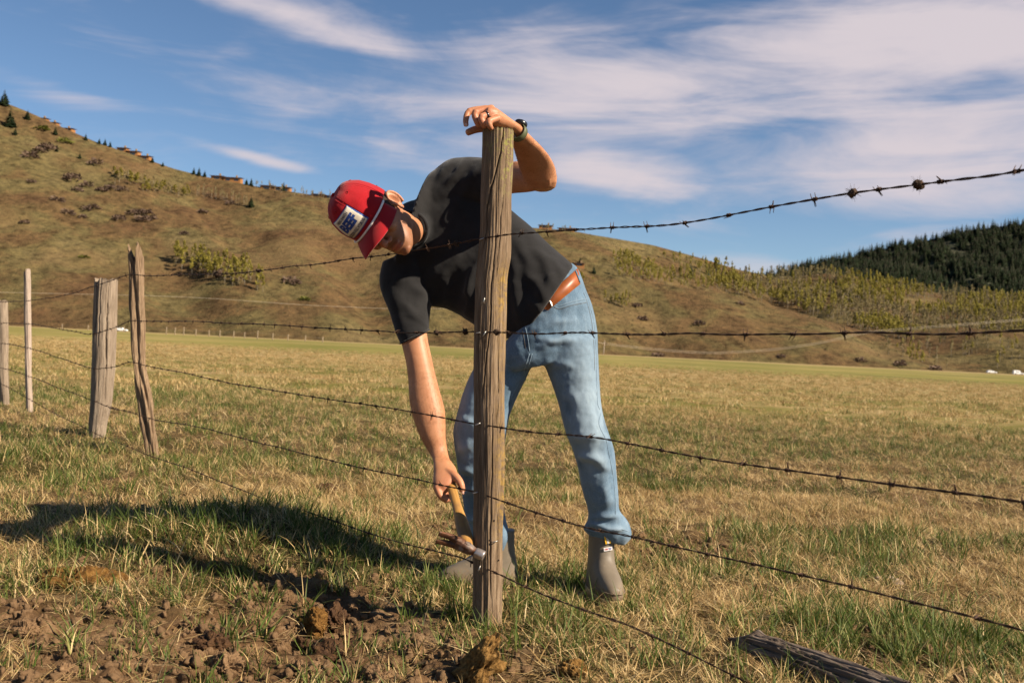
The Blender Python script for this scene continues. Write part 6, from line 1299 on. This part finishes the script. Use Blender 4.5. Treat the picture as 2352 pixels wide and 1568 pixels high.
ham = empty('claw_hammer', he); tag(ham, 'rusty claw hammer with a wooden handle held against the post', 'hammer')
hs_ = np.array(c_right)-hax*(np.array(c_right)@hax); hs_ /= np.linalg.norm(hs_); hn = np.cross(hax, hs_)
rows = [(-.012, .008, .006), (-.004, .0155, .012), (.02, .0165, .013), (.08, .0150, .012), (.13, .0150, .012), (.17, .0158, .0125), (.22, .0185, .0135), (.26, .0215, .0145), (HL-.03, .021, .0145), (HL-.012, .0165, .0125), (HL+.012, .0150, .0120)]
v, f = loft([np.array([*(hb+hax*z), *(hs_*a), *(hn*b)]) for z, a, b in rows], 28, 6, 2.2); 
hd_o = empty('tmp_h'); bpy.data.objects.remove(hd_o)
R_ = Matrix((Vector(hs_), Vector(hn), Vector(hax))).transposed().to_4x4(); vl = (np.asarray(v)-he)@np.column_stack([hs_, hn, hax]); o = mk('handle', vl, f, M_hick); o.parent = ham; o.matrix_local = R_
# head: x axis runs from claw to striking face
pf = np.array(P(1112, 1277, 2.955)); pc = np.array(P(1012, 1228, 2.985)); cx_ = (pf-pc)/np.linalg.norm(pf-pc); hz = -hax-cx_*(-hax@cx_); hz /= np.linalg.norm(hz); hy = np.cross(hz, cx_)
def HP(x, y, z): return pf+cx_*x+hy*y+hz*z
hp_ = []
def hs2(x, y, z, ry, rz): return np.array([*HP(x, y, z), *(hy*ry), *(hz*rz)])
hp_.append(loft([hs2(-.092, 0, .000, .0125, .0135), hs2(-.080, 0, 0, .0145, .0150), hs2(-.062, 0, 0, .0160, .0160), hs2(-.048, 0, 0, .0150, .0150), hs2(-.036, 0, 0, .0115, .0118), hs2(-.026, 0, 0, .0112, .0112)], 28, 5, 3.2))
hp_.append(loft([hs2(-.066, 0, .012, .0140, .006), hs2(-.066, 0, .024, .0150, .006)], 8, 2)); hp_.append(box(HP(-.066, 0, .012), .001, .001, .001))
claw = []
for s in (-1, 1):
    claw.append(loft([hs2(-.072, s*.0075, .001, .0105, .0145), hs2(-.088, s*.0090, .001, .0102, .0125), hs2(-.104, s*.0105, -.001, .0098, .0100), hs2(-.120, s*.0122, -.006, .0094, .0074), hs2(-.136, s*.0136, -.013, .0088, .0050), hs2(-.149, s*.0144, -.020, .0078, .0026)], 18, 5, 3.0))
V, F = join([hp_[0], hp_[1]]+claw); v, f, nrm = remesh(V, F, 0.0016, 2, 0.5); mk('head', v, f, M_rust, ham)
v, f = loft([hs2(-.030, 0, 0, .0125, .0125), hs2(-.026, 0, 0, .0150, .0150), hs2(-.006, 0, 0, .0158, .0158), hs2(-.001, 0, 0, .0145, .0145), hs2(0, 0, 0, .010, .010)], 36, 3, 2.0); mk('striking_face', v, f, M_steel, ham)
for x in (-.058, -.076):
    pts = [HP(x+.0078*math.cos(a), 0, .0078*math.sin(a))+hy*(.0162 if hy@np.array(fwd) < 0 else -.0162) for a in np.linspace(0, 2*math.pi, 20)]; v, f = tube(pts, .0011, 6); mk('cheek_ring', v, f, M_rust, ham)
